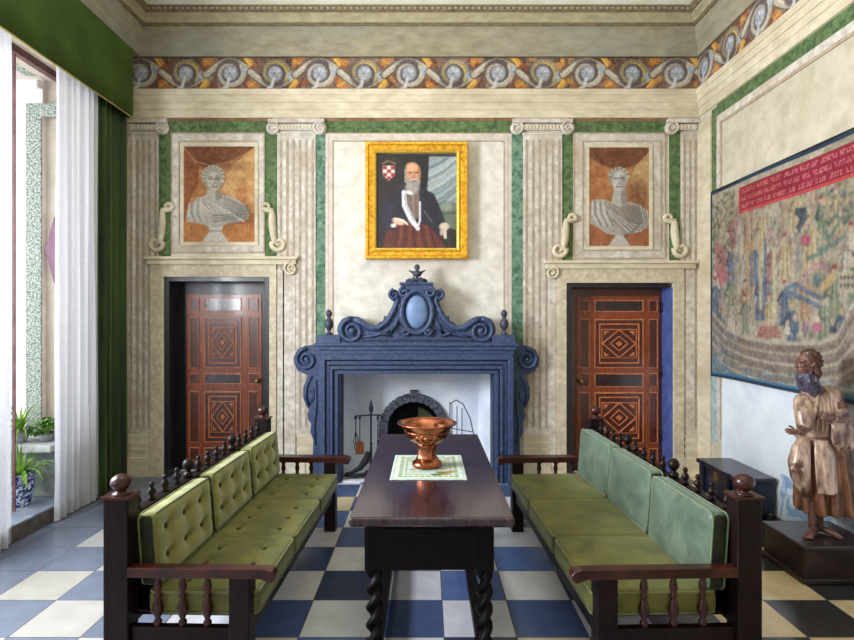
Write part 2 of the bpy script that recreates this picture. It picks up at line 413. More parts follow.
def on_back(Y):       # canvas in photo measurements laid on a plane parallel to the back wall
    return lambda x, y: ((x - CX0) * BACK / FPX, np.full_like(x, Y), EYE - (y - CY0) * BACK / FPX)
# ============================================================ ROOM SHELL
m = MB(); m.box(LEFT - .02, RIGHT + .02, FRONT, BACK + .5, -.05, 0); struct(m.build('floor', 'checker_floor'))
m = MB(); m.box(LEFT - .3, RIGHT + .3, FRONT - .3, BACK + .3, CEIL, CEIL + .1); struct(m.build('ceiling', 'ceiling'))
DL = (PX(165), PX(270), PZ(277)); DR = (PX(566), PX(672), PZ(283)); FO = (PX(338), PX(498), PZ(372))
m = MB()                                   # back wall with two door openings and the hearth opening
xs = [LEFT - .2, DL[0], DL[1], FO[0], FO[1], DR[0], DR[1], RIGHT + .2]
for i in range(7):
    zb = {1: DL[2], 3: FO[2], 5: DR[2]}.get(i, 0)
    m.box(xs[i], xs[i + 1], BACK, BACK + .32, zb, CEIL)
struct(m.build('wall_back', 'plaster'))
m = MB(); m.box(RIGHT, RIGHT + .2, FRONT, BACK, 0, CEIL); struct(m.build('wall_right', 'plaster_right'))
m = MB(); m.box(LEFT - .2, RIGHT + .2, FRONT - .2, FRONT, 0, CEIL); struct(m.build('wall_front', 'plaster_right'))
# left wall with the tall window opening (and two unseen windows added for side light)
WY = [(1.9, 5.05), (.0, 1.55), (-2.6, -1.0)]; SILL = .134; WTOP = 3.86
m = MB(); yy = FRONT
for a, b in sorted(WY):
    m.box(LEFT - .3, LEFT, yy, a, 0, CEIL); m.box(LEFT - .3, LEFT, a, b, WTOP, CEIL); m.box(LEFT - .3, LEFT, a, b, -.02, SILL - .02); yy = b
m.box(LEFT - .3, LEFT, yy, BACK + .3, 0, CEIL)
struct(m.build('wall_left', 'plaster'))

# window: stone step, sill and wooden frame
wn = thing('window_1', None, None, (LEFT, 4.0, 0), kind='structure')
m = MB(); m.box(LEFT, -3.10, 1.7, 5.2, 0, SILL - .012); m.build('step', 'step_stone', wn, bevel=.006)
m = MB(); m.box(LEFT - .3, -3.09, 1.9, 5.05, SILL - .02, SILL); m.build('sill', 'sill_stone', wn, bevel=.004)
m = MB()
m.box(-3.325, -3.30, 4.395, 4.41, SILL, WTOP); m.box(-3.33, -3.27, 1.9, 1.97, SILL, WTOP); m.box(-3.33, -3.27, 4.99, 5.05, SILL, WTOP)
m.box(-3.33, -3.27, 1.97, 4.99, 3.80, WTOP)
m.build('frame', 'window_wood', wn, bevel=.004)
for k, (a, b) in enumerate(WY[1:]):
    w2 = thing('window_%d' % (k + 2), None, None, (LEFT, (a + b) / 2, 0), kind='structure')  # out of view, added to bring in light from the left
    m = MB(); c = (a + b) / 2
    m.box(-3.33, -3.27, a, a + .07, SILL, WTOP); m.box(-3.33, -3.27, b - .07, b, SILL, WTOP); m.box(-3.33, -3.27, c - .03, c + .03, SILL, WTOP); m.box(-3.33, -3.27, a, b, 3.0, 3.06)
    m.build('frame', 'window_wood', w2, bevel=.004)

# ---- loggia outside
m = MB(); m.box(-5.4, LEFT - .3, -3, 5.4, SILL - .1, SILL - .005); struct(m.build('floor_loggia', 'sill_stone'))
m = MB(); m.box(-5.2, LEFT - .301, 5.0, 5.2, 0, 4.4); struct(m.build('wall_loggia', 'outer_wall'))
m = MB(); m.box(-5.2, LEFT - .3, 4.93, 5.0, PZ(90, 5), PZ(82, 5)); struct(m.build('trim_1', 'outer_wall', bevel=.01))
m = MB(); z0 = .63
m.box(PX(27, 5), PX(42, 5), 4.985, 5.0, z0, PZ(117, 5)); m.box(PX(27, 5), PX(60, 5), 4.985, 5.0, PZ(117, 5), PZ(104, 5))
struct(m.build('trim_2', 'outer_mosaic'))
m = MB(); c = P(54, 250, 4.98); m.prism([(c.x - .08, c.z), (c.x, c.z - .3), (c.x + .08, c.z), (c.x, c.z + .3)], 4.98, 5.0); struct(m.build('trim_3', 'outer_red'))
m = MB(); m.box(-5.2, LEFT - .3, 2.0, 4.95, 3.90, 3.98); struct(m.build('ceiling_loggia', 'outer_wall'))
m = MB(); m.box(-5.2, LEFT - .3, 4.4, 4.44, 3.86, 3.9); m.box(-3.62, LEFT - .3, 2.0, 4.95, 3.87, 3.9); struct(m.build('trim_4', 'outer_mosaic'))
lg = thing('stone_ledge', 'weathered stone ledge outside the window carrying leafy plants', 'ledge', (-3.9, 4.85, SILL))
m = MB(); m.box(-4.6, -3.2, 4.66, 4.99, .54, .60); m.build('slab', 'ledge', lg, bevel=.01)
m = MB(); m.box(-4.5, -3.2, 4.76, 4.99, SILL, .54); m.build('support', 'ledge_dark', lg, bevel=.01)

def blade_plant(name, label, base, n, L, spread, rad, mt, pot=None, potlabel=None, seed=1, wid=.012, group=None):
    r = random.Random(seed); t = thing(name, label, 'plant', base, group)
    for i in range(n):
        m = MB(); a = 2 * PI * i / n + r.uniform(-.3, .3); l = L * r.uniform(.7, 1.1); tilt = r.uniform(.15, spread)
        pts = []; p = Vector(base) + Vector((math.cos(a), math.sin(a), 0)) * rad * .4; th = tilt * .3
        for k in range(9):
            pts.append(p.copy()); th += tilt * .32
            p = p + Vector((math.cos(a) * math.sin(th), math.sin(a) * math.sin(th), math.cos(th))) * l / 8
        pts = [Vector((p_.x, min(p_.y, 4.975), max(p_.z, base[2] - .2))) for p_ in pts]
        sd = Vector((-math.sin(a), math.cos(a), 0)); vs = []; fs = []
        for k, q in enumerate(pts):
            w = wid * (1 - (k / 8.) ** 2) + .0006; vs += [q - sd * w, q + Vector((0, 0, -w * .4)), q + sd * w]
        for k in range(8):
            for j in (0, 1): fs.append((3 * k + j, 3 * k + j + 1, 3 * k + j + 4, 3 * k + j + 3))
        m.add(vs, fs, True); m.build('leaf', mt, t)
    return t
def vase(name, label, c, r, h, mt):
    t = thing(name, label, 'pot', c)
    m = MB(); m.lathe([(r * .6, 0), (r * .66, h * .04), (r * .9, h * .5), (r, h * .82), (r * .92, h * .93), (r * .85, h * .9), (r * .8, h * .82)], c, 24); m.build('body', mt, t)
    m = MB(); m.lathe([(r * .9, h * .92), (r * 1.04, h * .93), (r * 1.06, h), (r * .92, h), (r * .88, h * .93)], c, 24); m.build('rim', mt, t)
    m = MB(); m.lathe([(.001, h * .85), (r * .86, h * .86), (r * .86, h * .9), (.001, h * .91)], c, 20); m.build('soil', 'soot_olive', t)
    return t
pc = (-3.37, 4.55, SILL)
vase('flower_pot', 'blue and white patterned ceramic pot on the sill beside the white curtain', pc, .105, .27, 'pot_blue')
blade_plant('spider_plant', 'bright green strappy plant arching out of the blue and white pot', (pc[0], pc[1], SILL + .25), 46, .34, 1.6, .05, 'leaf', seed=3, wid=.011)
vase('planter', 'small grey planter on the ledge under grassy plant', (-3.56, 4.80, .60), .075, .11, 'terracotta')
blade_plant('grassy_plant', 'green grassy plant at the left end of the stone ledge', (-3.56, 4.80, .70), 34, .28, 1.25, .05, 'leaf', seed=5, wid=.010)
def bushy(name, label, c, r, n, seed, mt):
    q = random.Random(seed); t = thing(name, label, 'plant', c)
    m = MB()
    for i in range(n):
        a = q.uniform(0, 2 * PI); e = q.uniform(.1, 1.4); d = r * q.uniform(.5, 1)
        m.tube([c, (c[0] + d * .5 * math.cos(a) * math.cos(e), c[1] + d * .5 * math.sin(a) * math.cos(e), c[2] + d * .6 * math.sin(e)),
                (c[0] + d * math.cos(a) * math.cos(e), c[1] + d * math.sin(a) * math.cos(e), c[2] + d * math.sin(e))], .002, 4)
    m.build('stem', 'leaf_dark', t)
    m = MB()
    for i in range(n * 5):
        a = q.uniform(0, 2 * PI); e = q.uniform(0, 1.5); d = r * q.uniform(.45, 1.05)
        p = Vector((c[0] + d * math.cos(a) * math.cos(e), c[1] + .75 * d * math.sin(a) * math.cos(e), c[2] + d * math.sin(e)))
        R = Euler((q.uniform(-1, 1), q.uniform(-1, 1), q.uniform(0, 6))).to_matrix(); s = q.uniform(.02, .036)
        m.add([p + R @ Vector(v) * s for v in ((-1, 0, 0), (-.4, -.6, .1), (.5, -.5, .1), (1, 0, -.2), (.5, .5, .1), (-.4, .6, .1))], [(0, 1, 2, 3, 4, 5)], True)
    m.build('foliage', mt, t); return t
vase('planter', 'low grey planter on the ledge beside the white curtain', (-3.36, 4.85, .60), .065, .07, 'terracotta')
bushy('leafy_plant', 'small round-leaved plant on the ledge beside the white curtain', (-3.36, 4.85, .66), .14, 26, 4, 'leaf_dark')

# ============================================================ CORNICE, FRIEZE, ARCHITRAVE
def ring(name, prof, mt, back=True, left=True, right=True, ladd=.14):
    """profile (offset from wall, z) swept along left / back / right walls with mitred corners"""
    m = MB(); n = len(prof); vs = []
    for (o, z) in prof: vs.append((LEFT + o + ladd, FRONT, z))
    for (o, z) in prof: vs.append((LEFT + o + ladd, BACK - o, z))
    for (o, z) in prof: vs.append((RIGHT - o, BACK - o, z))
    for (o, z) in prof: vs.append((RIGHT - o, FRONT, z))
    fs = []
    for i in range(3):
        for k in range(n): fs.append((i * n + k, i * n + (k + 1) % n, (i + 1) * n + (k + 1) % n, (i + 1) * n + k))
    m.add(vs, fs); return struct(m.build(name, mt))
Z0 = PZ(57)
ring('trim_5', [(-.2, Z0), (.018, Z0), (.018, Z0 + .03), (.03, Z0 + .10), (.065, Z0 + .24), (.067, 4.765), (-.2, 4.765)], 'cornice')
ring('trim_6', [(-.2, 4.765), (.082, 4.765), (.082, 4.79), (-.2, 4.79)], 'cornice_dark')
ring('trim_7', [(-.2, 4.79), (.10, 4.79), (.105, 4.83), (.13, 4.85), (.132, 4.875), (-.2, 4.875)], 'cornice_mid')
ring('trim_8', [(-.2, 4.875), (.15, 4.875), (.175, 4.90), (.178, CEIL), (-.2, CEIL)], 'cornice_dark')
def boxes(name, lst, mt, bevel=0):
    m = MB()
    for b in lst: m.box(*b)
    return struct(m.build(name, mt, bevel=bevel))
# dentils under the ceiling
m = MB(); x = LEFT + .3
while x < RIGHT - .15: m.box(x, x + .03, BACK - .185, BACK - .176, 4.885, 4.90); x += .06
struct(m.build('trim_9', 'cornice_mid'))

def scroll_frieze(x0, x1, seed):
    q = random.Random(seed); c = Canvas(x0, 57, x1, 90, 2.0, (112, 84, 70)); c.noise(26, 4)
    P_ = 44.6; n = int((x1 - x0) / P_) + 2
    cream = (172, 160, 142); grey = (158, 162, 168); dark = (58, 44, 44)
    for k in range(n):
        cx = x0 + 13 + k * P_; f = 1 if k % 2 == 0 else -1
        my = 73.5
        for t in range(12):
            bx = cx + q.uniform(-22, 22); c.ell(bx, q.uniform(60, 87), q.uniform(2, 5), q.uniform(1.5, 4), q.choice([(150, 84, 44), (70, 60, 62), (186, 130, 60), (130, 134, 138), (116, 60, 44)]), .8, .3, q.uniform(0, 3))
        # stem wave
        pts = [(cx - 24 + t * 3.2, my - f * 12 * math.cos((t * 3.2 - 24) / P_ * PI)) for t in range(16)]
        c.stroke(pts, 8.5, dark, .75); c.stroke(pts, 6.4, cream)
        c.stroke([(a, b - 1) for a, b in pts], 1.2, (206, 198, 182), .8)
        # curl
        sp = []
        for t in range(26):
            a = -.6 + t * .27; r = 14.2 - t * .33
            sp.append((cx + r * math.cos(a) * 1.02, my + f * r * math.sin(a) * .98))
        c.ell(cx, my, 14.5, 14.5, (92, 80, 78), 1, .08)
        c.stroke(sp, [5.4 - .08 * i for i in range(26)], (142, 128, 96) if k % 2 else cream)
        c.stroke([(a + (cx - a) * .12, b + (my - b) * .12) for a, b in sp], 1.3, (202, 172, 84) if k % 2 else (196, 188, 176), .9)
        c.ell(cx, my + f, 8.6, 8.6, (78, 72, 78), 1, .1); c.ell(cx + .5, my, 7, 7.2, grey, 1, .15); c.ell(cx + 1.5, my - 2, 3.4, 3.2, (196, 194, 204), .9, .4)
        for t in range(6): a = t * PI / 3; c.stroke([(cx, my), (cx + 6 * math.cos(a), my + 6 * math.sin(a))], .8, (112, 108, 118), .7)
        c.stroke([(cx - 1, my + 5), (cx - 3, my + 13), (cx - 9, my + 16)], [3, 3.4, 1.5], (186, 184, 186))
        # leaves between
        lx = cx + P_ / 2
        c.poly([(lx - 9, my - f * 15), (lx - 2, my - f * 15), (lx + 2, my - f * 9), (lx - 2, my - f * 4), (lx - 5, my - f * 9)], (198, 142, 58)); c.stroke([(lx - 7, my - f * 14), (lx - 1, my - f * 7)], 1.6, (222, 182, 96), .9); c.stroke([(lx + 3, my - f * 14), (lx + 6, my - f * 7)], 2.4, (96, 52, 36))
        c.poly([(lx + 8, my + f * 15), (lx - 4, my + f * 15), (lx - 6, my + f * 9), (lx + 0, my + f * 5), (lx + 4, my + f * 9)], (180, 116, 54), .9); c.stroke([(lx - 4, my + f * 13), (lx + 3, my + f * 9)], 1.4, (214, 168, 84), .8)
        c.stroke([(lx - 7, my - f * 3), (lx, my + f * 2), (lx + 9, my + f * 12)], [7, 6, 2], (150, 160, 172)); c.stroke([(lx - 6, my - f * 4), (lx, my), (lx + 7, my + f * 9)], 1.4, (206, 212, 220))
        c.stroke([(lx - 4, my + 2), (lx + 1, my - 7), (lx + 8, my - 9)], [4, 4, 1], (132, 84, 60)); c.ell(lx, my, 2.4, 2.4, (108, 30, 24), 1, .2)
    c.rect(x0, 57, x1, 58.3, (70, 56, 44)); c.rect(x0, 88.6, x1, 90, (92, 66, 48)); c.blur(2); c.noise(16, 1.2); c.noise(14, 30)
    return c
struct(scroll_frieze(PX(100) * 0 + 128, 698, 2).mesh('trim_10', 'painted', None, on_back(BACK - .006)))
cf = scroll_frieze(0, 560, 9)
struct(cf.mesh('trim_11', 'painted', None, lambda x, y: (np.full_like(x, RIGHT - .006), BACK - x * BACK / FPX, EYE - (y - CY0) * BACK / FPX)))
# architrave bands under the frieze, with thin painted lines
zz = [PZ(90), PZ(96), PZ(103), PZ(110), PZ(118)]; off = [.034, .026, .018, .012]
boxes('trim_12', [(LEFT, RIGHT, BACK - off[i], BACK, zz[i + 1], zz[i]) for i in range(4)], 'stone_light')
boxes('trim_13', [(RIGHT - off[i], RIGHT, FRONT, BACK - .03, zz[i + 1], zz[i]) for i in range(4)], 'stone_light')
boxes('trim_14', [(RIGHT - .006, RIGHT, FRONT, 5.46, PZ(118) - .14, PZ(118) - .01), (RIGHT - .006, RIGHT, 5.46, 5.56, 0.9, PZ(118) - .03)], 'green_marble')
boxes('trim_15', [(RIGHT - .010, RIGHT, FRONT, 5.40, 3.60, 3.625), (RIGHT - .010, RIGHT, 5.375, 5.40, .5, 3.60)], 'line_soft')
boxes('trim_16', [(RIGHT - .012, RIGHT, FRONT, 5.46, 3.625, PZ(118) - .13), (RIGHT - .012, RIGHT, 5.401, 5.459, .5, 3.624)], 'stone_paint')
boxes('trim_33', [(RIGHT - .005, RIGHT, 1.6, 5.374, .05, 1.25)], 'plaster_cool')  # thin panel added to carry the cool light on the lower wall
boxes('trim_17', [(RIGHT - .008, RIGHT, 5.46, 5.56, .45, 1.15)], 'strip_blue')
boxes('trim_18', [(RIGHT - .014, RIGHT, 5.57, BACK - .001, 0, 3.74)], 'stone_light')
boxes('trim_19', [(RIGHT - .012, RIGHT, 3.0, 4.48, .05, .42)], 'dado_blue')  # thin strip added to carry the bluish reflection behind the statue
boxes('baseboard_right', [(RIGHT - .016, RIGHT, FRONT, 5.56, 0, .05)], 'step_stone')

# green marble frames around the three wall bays
def bayframe(name, x0, x1, yt, yb, w, mt, split=None):
    b = [(PX(x0), PX(x1), BACK - .004, BACK, PZ(133), PZ(yt))]
    for a in (x0, x1 - w): b.append((PX(a), PX(a + w), BACK - .004, BACK, PZ(yb), PZ(133)))
    boxes(name, b, mt)
bayframe('trim_20', 159, 277, 119, 256, 12, 'green_marble')
bayframe('trim_21', 562, 680, 119, 262, 11, 'green_marble')
boxes('trim_22', [(PX(314), PX(523), BACK - .004, BACK, PZ(133), PZ(121))], 'green_marble')
boxes('trim_23', [(PX(314), PX(325.5), BACK - .004, BACK, PZ(345), PZ(133)), (PX(511.5), PX(523), BACK - .004, BACK, PZ(345), PZ(133))], 'green_marble_cool')
boxes('trim_24', [(PX(x0), PX(x1), BACK - .009, BACK, PZ(121.5), PZ(118)) for x0, x1 in ((168, 272), (320, 516), (568, 668))], 'line_brown')
# centre bay border
boxes('trim_25', [(PX(325.5), PX(511.5), BACK - .006, BACK, PZ(141), PZ(133)), (PX(325.5), PX(333.5), BACK - .006, BACK, PZ(345), PZ(141)), (PX(503.5), PX(511.5), BACK - .006, BACK, PZ(345), PZ(141))], 'border_lilac')
boxes('trim_26', [(PX(333), PX(504), BACK - .009, BACK, PZ(141.8), PZ(140.6)), (PX(332.4), PX(333.6), BACK - .009, BACK, PZ(345), PZ(141)), (PX(503.4), PX(504.6), BACK - .009, BACK, PZ(345), PZ(141)),
                  (PX(325.5), PX(511.5), BACK - .007, BACK, PZ(134), PZ(133)), (PX(328.6), PX(329.2), BACK - .007, BACK, PZ(345), PZ(136)), (PX(507.8), PX(508.4), BACK - .007, BACK, PZ(345), PZ(136))], 'line_soft')
boxes('trim_27', [(PX(333.6), PX(503.4), BACK - .003, BACK, PZ(372), PZ(141.8))], 'plaster_center')

# ---- pilasters
def spiral(cx, cz, r, d, turns=1.6, n=26, s=1, start=PI / 2):
    return [(cx + s * r * (1 - .8 * t / n) * math.cos(start + turns * 2 * PI * t / n), d, cz + r * (1 - .8 * t / n) * math.sin(start + turns * 2 * PI * t / n)) for t in range(n + 1)]
def pilaster(label, x0, x1, cap0, cap1, nfl, yb, vol=(True, True), low=None, clip=None):
    t = thing('pilaster', label, 'pilaster', (PX((x0 + x1) / 2), BACK, 0))
    d = BACK - .016
    m = MB(); m.box(PX(x0), PX(x1), d, BACK, PZ(yb), PZ(134)); m.build('shaft', 'stone_paint', t, bevel=.003)
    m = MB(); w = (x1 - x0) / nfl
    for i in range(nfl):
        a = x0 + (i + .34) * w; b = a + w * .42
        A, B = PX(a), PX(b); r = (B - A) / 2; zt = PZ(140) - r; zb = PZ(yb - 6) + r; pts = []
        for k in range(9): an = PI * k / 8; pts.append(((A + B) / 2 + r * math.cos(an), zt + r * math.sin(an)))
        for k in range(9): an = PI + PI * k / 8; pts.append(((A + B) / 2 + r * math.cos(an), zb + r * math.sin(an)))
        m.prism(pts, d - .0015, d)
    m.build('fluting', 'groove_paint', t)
    c = MB(); c.box(PX(cap0), PX(cap1), BACK - .05, BACK, PZ(124), PZ(120)); c.box(PX(cap0 + 2), PX(cap1 - 2), BACK - .035, BACK, PZ(131), PZ(125.2)); c.box(PX(x0 - 1), PX(x1 + 1), BACK - .026, BACK, PZ(135.5), PZ(133.4))
    cp = c.build('capital', 'stone_paint', t, bevel=.006)
    e = MB(); k = PX(cap0 + 8)
    while k < PX(cap1 - 8): e.ell((k, BACK - .036, PZ(128.4)), (.014, .012, .02), 8, 6); k += .036
    e.build('egg_moulding', 'stone_light', cp)
    for j, (cx, s) in enumerate(((cap0 + 4.5, -1), (cap1 - 4.5, 1))):
        if not vol[j]: continue
        v = MB(); v.tube(spiral(PX(cx), PZ(129), .07, BACK - .04, s=s), [.013 - .0002 * i for i in range(27)], 6); v.lathe([(.0, 0), (.07, 0), (.07, .028), (0, .028)], (0, 0, 0), 20, Matrix.Translation((PX(cx), BACK - .006, PZ(129))) @ Matrix.Rotation(PI / 2, 4, 'X'))
        v.build('volute', 'stone_paint', cp)
    g = MB(); a, b = low if low else (x0, x1)
    g.box(PX(a - 2), PX(b + 2), BACK - .03, BACK, 0, PZ(457)); 
    for yq in (434, 441, 448): g.box(PX(a - 1), PX(b + 1), BACK - .026, BACK, PZ(yq + 3.5), PZ(yq))
    g.box(PX(a), PX(b), BACK - .02, BACK, PZ(457), PZ(434)); g.build('base', 'stone_light', t, bevel=.005)
    if low and low != (x0, x1):
        pass
    return t
pilaster('fluted painted pilaster beside the green curtain', 129, 159, 128, 168, 5, 434, (False, True), low=(130, 151))
pilaster('fluted painted pilaster between the left door and the gilt portrait', 278, 316, 269, 325, 6, 434, low=(298, 316))
pilaster('fluted painted pilaster between the gilt portrait and the right door', 523, 562, 512, 572, 6, 434, low=(523, 548))
pilaster('narrow fluted painted pilaster in the corner by the tapestry', 681, 697.4, 666, 698, 3, 434, (True, False), low=(684, 697))

# ---- side scrolls next to the bust panels
def side_scroll(label, cx, y0, y1, s):
    m = MB(); d = BACK - .02
    h0 = PZ(y0); h1 = PZ(y1); x = PX(cx); pts = []; rs = []
    sp = spiral(x - s * .03, h0 - .05, .05, d, .9, 16, s=-s, start=-.4)[::-1]
    pts += sp; rs += [.012 + .0009 * i for i in range(len(sp))]
    for k in range(1, 12):
        u = k / 12; pts.append((x + s * (.03 - .02 * u + .05 * u * u), d, h0 - .05 + (h1 + .07 - h0 + .05) * u)); rs.append(.028 + .014 * math.sin(PI * u))
    sp = spiral(x + s * .10, h1 + .085, .08, d, 1.2, 18, s=-s, start=0); pts += [(p[0], p[1], h1 + .085 - (p[2] - h1 - .085)) for p in sp]; rs += [.03 - .0009 * i for i in range(len(sp))]
    m.tube(pts, rs, 7); return tag(m.build('scroll_bracket', 'stone_light'), label, 'scroll')
side_scroll('pale curling scroll left of the curly-haired bust panel', 166, 203, 252, -1)
side_scroll('pale curling scroll right of the curly-haired bust panel', 270, 203, 252, 1)
side_scroll('pale curling scroll left of the short-haired bust panel', 568, 214, 258, -1)
side_scroll('pale curling scroll right of the short-haired bust panel', 671, 214, 258, 1)
# ============================================================ BUST FRESCOES
def frame_ring(m, x0, y0, x1, y1, w, d0, d1, Y=BACK):
    a, b, c, e = PX(x0, Y), PX(x1, Y), PZ(y1, Y), PZ(y0, Y); W = w * Y / FPX
    m.box(a, b, d0, d1, e - W, e); m.box(a, b, d0, d1, c, c + W); m.box(a, a + W, d0, d1, c + W, e - W); m.box(b - W, b, d0, d1, c + W, e - W)
def bust_panel(label, o, i, pic, paint):
    t = thing('bust_fresco', label, 'fresco', (PX((o[0] + o[2]) / 2), BACK, PZ(o[3])))
    m = MB(); m.box(PX(o[0]), PX(o[2]), BACK - .010, BACK, PZ(o[3]), PZ(o[1])); m.build('border', 'stone_paint', t)
    m = MB(); frame_ring(m, *o, 1.2, BACK - .016, BACK - .010); frame_ring(m, *i, 1.0, BACK - .016, BACK - .010); m.build('painted_line', 'line_soft', t)
    m = MB(); frame_ring(m, pic[0] - 3.5, pic[1] - 4, pic[2] + 3.5, pic[3] + 4, 3.4, BACK - .02, BACK - .010); m.build('moulding', 'stone_light', t, bevel=.003)
    c = paint(pic).tone(.93, .82); c.mesh('painting', 'painted', t, on_back(BACK - .0125)); return t

def bust_one(p):
    c = Canvas(*p, 2.6, (196, 124, 62)); c.noise(16, 9)
    x0, y0, x1, y1 = p
    c.poly([(x0, y0), (x1, y0), (x1 - 6, y0 + 9), (228, 164), (205, 168), (x0 + 4, 158), (x0, y0 + 6)], (132, 70, 36))
    c.poly([(x0, y0 + 5), (200, 166), (198, 186), (188, 205), (x0, 226)], (158, 82, 40), .85)
    c.poly([(x1, y0), (232, 166), (222, 190), (246, 206), (x1, 216)], (222, 168, 100), .8)
    c.ell(216, 166, 30, 5, (112, 58, 30), .5, .5); c.ell(243, 195, 6, 14, (184, 104, 48), .6, .4)
    c.stroke([(x0, y0 + 1), (196, 162), (212, 166), (232, 162), (x1, y0 + 2)], 1.2, (222, 150, 84), .7)
    c.ell(236, 216, 22, 14, (140, 74, 36), .6, .4)
    c.poly([(x0, 224), (x1, 224), (x1, y1), (x0, y1)], (196, 118, 52), .7); c.noise(14, 4)
    # pedestal
    c.poly([(208, 224), (224, 224), (222, 232), (229, 242), (202, 242), (210, 232)], (206, 196, 182)); c.stroke([(210, 231), (222, 231)], 1.2, (150, 138, 124))
    # shoulders and drapery
    c.poly([(187, 222), (187, 213), (191, 204), (199, 198), (208, 195), (222, 195), (233, 197), (244, 204), (249, 212), (249, 219), (240, 222), (228, 224), (218, 228), (206, 226), (196, 223)], (184, 175, 160))
    for k_ in range(8): c.poly([(222 + k_ * 2.4, 195 + k_), (249, 208), (249, 219), (240, 223), (220 + k_ * 2.6, 226)], (112, 104, 96), .11)
    c.ell(205, 206, 9, 7, (226, 218, 204), .5, .6)
    for a in range(9):
        c.stroke([(198 + a * 1.2, 198 + a * .4), (206 + a * 3, 208 + a * .6), (226 + a * 2.3, 214 + a * 1.0)], 1.1, (146, 136, 122) if a % 2 else (228, 222, 210), .85)
    for a in range(5): c.stroke([(190 + a * 3, 203 - a), (189 + a * 3, 213), (192 + a * 3, 221)], 1.1, (150, 140, 126) if a % 2 else (224, 218, 206), .85)
    for a in range(3): c.stroke([(214, 222 - a * 3), (232, 219 - a * 2), (247, 217 - a * 3)], 1.2, (104, 98, 96), .7)
    c.poly([(208, 190), (220, 190), (223, 198), (214, 204), (205, 198)], (196, 186, 172)); c.poly([(215, 190), (220, 190), (223, 198), (217, 201)], (142, 130, 118), .8)
    # head
    c.ell(213.5, 179, 10.5, 11, (176, 164, 146), 1, .15)
    for a in range(22):
        an = PI * .85 + a / 21 * PI * 1.3; c.ell(213.5 + 9.4 * math.cos(an), 177 + 9.6 * math.sin(an), 2.4, 2.2, (206, 196, 178) if a % 2 else (150, 136, 118), 1, .3)
    c.ell(214.5, 182, 6.6, 9.6, (200, 190, 174), 1, .12); c.ell(212, 180, 4, 7, (222, 213, 198), .6, .6); c.poly([(216, 174), (222, 177), (221, 187), (217, 191)], (160, 148, 134), .6)
    c.stroke([(209.6, 179.4), (213, 179)], 1.2, (90, 80, 76)); c.stroke([(216, 179), (219.4, 179.4)], 1.2, (90, 80, 76)); c.stroke([(209.4, 177.4), (213, 176.8)], .8, (130, 118, 106)); c.stroke([(216, 176.8), (219.6, 177.4)], .8, (130, 118, 106))
    c.stroke([(214.8, 178), (215.4, 184), (213.6, 184.6)], .9, (140, 126, 114)); c.stroke([(212, 187.2), (217.6, 187.2)], 1.1, (126, 100, 92))
    c.blur(2); c.noise(9, 1.4); return c
def bust_two(p):
    c = Canvas(*p, 2.6, (186, 122, 66)); x0, y0, x1, y1 = p; c.noise(16, 9)
    c.poly([(x0, y0), (x1, y0), (x1, y0 + 6), (634, 166), (618, 170), (603, 166), (x0, 158)], (128, 68, 36))
    c.poly([(x0, 156), (604, 168), (608, 180), (602, 202), (x0, 212)], (182, 104, 50), .8)
    c.poly([(x1, y0 + 4), (634, 167), (630, 182), (640, 196), (x1, 206)], (206, 162, 100), .85)
    c.ell(638, 196, 10, 16, (132, 74, 42), .7, .35); c.ell(616, 158, 24, 4, (104, 54, 28), .5, .5)
    c.poly([(x0, 224), (x1, 224), (x1, y1), (x0, y1)], (164, 84, 44), .8); c.noise(13, 4)
    c.poly([(614, 228), (624, 228), (623, 236), (630, 246), (608, 246), (615, 236)], (196, 186, 176)); c.stroke([(613, 234), (625, 234)], 1.2, (140, 128, 118))
    c.poly([(590, 224), (590, 206), (595, 199), (604, 200), (612, 203), (628, 202), (640, 205), (646, 212), (649, 226), (640, 232), (630, 234), (620, 236), (606, 234), (598, 228)], (172, 164, 152))
    c.poly([(604, 203), (640, 206), (636, 220), (622, 230), (612, 222)], (160, 142, 124), .9)
    for k_ in range(8): c.poly([(622 + k_ * 2.2, 203), (646, 212), (649, 226), (630, 234), (618 + k_ * 2.4, 236)], (104, 98, 92), .11)
    c.ell(602, 212, 8, 9, (214, 206, 194), .4, .6)
    for a in range(6): c.stroke([(592 + a * 2.6, 201 + a * .4), (592 + a * 3, 214), (598 + a * 3, 226)], 1.2, (120, 112, 106) if a % 2 else (216, 210, 202), .85)
    for a in range(8): c.stroke([(602 + a, 203 + a * .6), (612 + a * 2.2, 216 + a * .8), (628 + a * 1.4, 232 - a)], 1.1, (112, 104, 100) if a % 2 else (218, 212, 204), .8)
    for a in range(5): c.stroke([(640 + a * 1.5, 206 + a), (644 + a, 222), (636 + a * 2, 232 - a)], 1.1, (106, 98, 94) if a % 2 else (206, 200, 192), .8)
    c.poly([(614, 188), (625, 188), (627, 204), (619, 207), (611, 203)], (188, 180, 170)); c.poly([(620, 188), (625, 188), (627, 204), (621, 205)], (136, 126, 118), .8)
    c.ell(618.5, 179, 9.6, 10.6, (160, 150, 138), 1, .15); c.ell(619, 181.5, 7, 10, (204, 196, 186), 1, .12); c.poly([(620, 174), (626, 177), (625, 187), (621, 191)], (148, 138, 130), .7)
    for a in range(14): an = PI * 1.02 + a / 13 * PI * .98; c.ell(618.5 + 8.6 * math.cos(an), 177 + 8.2 * math.sin(an), 2.0, 1.7, (190, 182, 170) if a % 2 else (134, 124, 112), 1, .3)
    c.stroke([(613.6, 178.8), (617, 178.4)], 1.2, (84, 76, 72)); c.stroke([(620.4, 178.4), (624, 178.8)], 1.2, (84, 76, 72)); c.stroke([(618.8, 178), (619.6, 184), (617.8, 184.6)], .9, (130, 118, 108)); c.stroke([(616, 187), (621.6, 187)], 1.1, (118, 96, 88))
    c.blur(2); c.noise(9, 1.4); return c
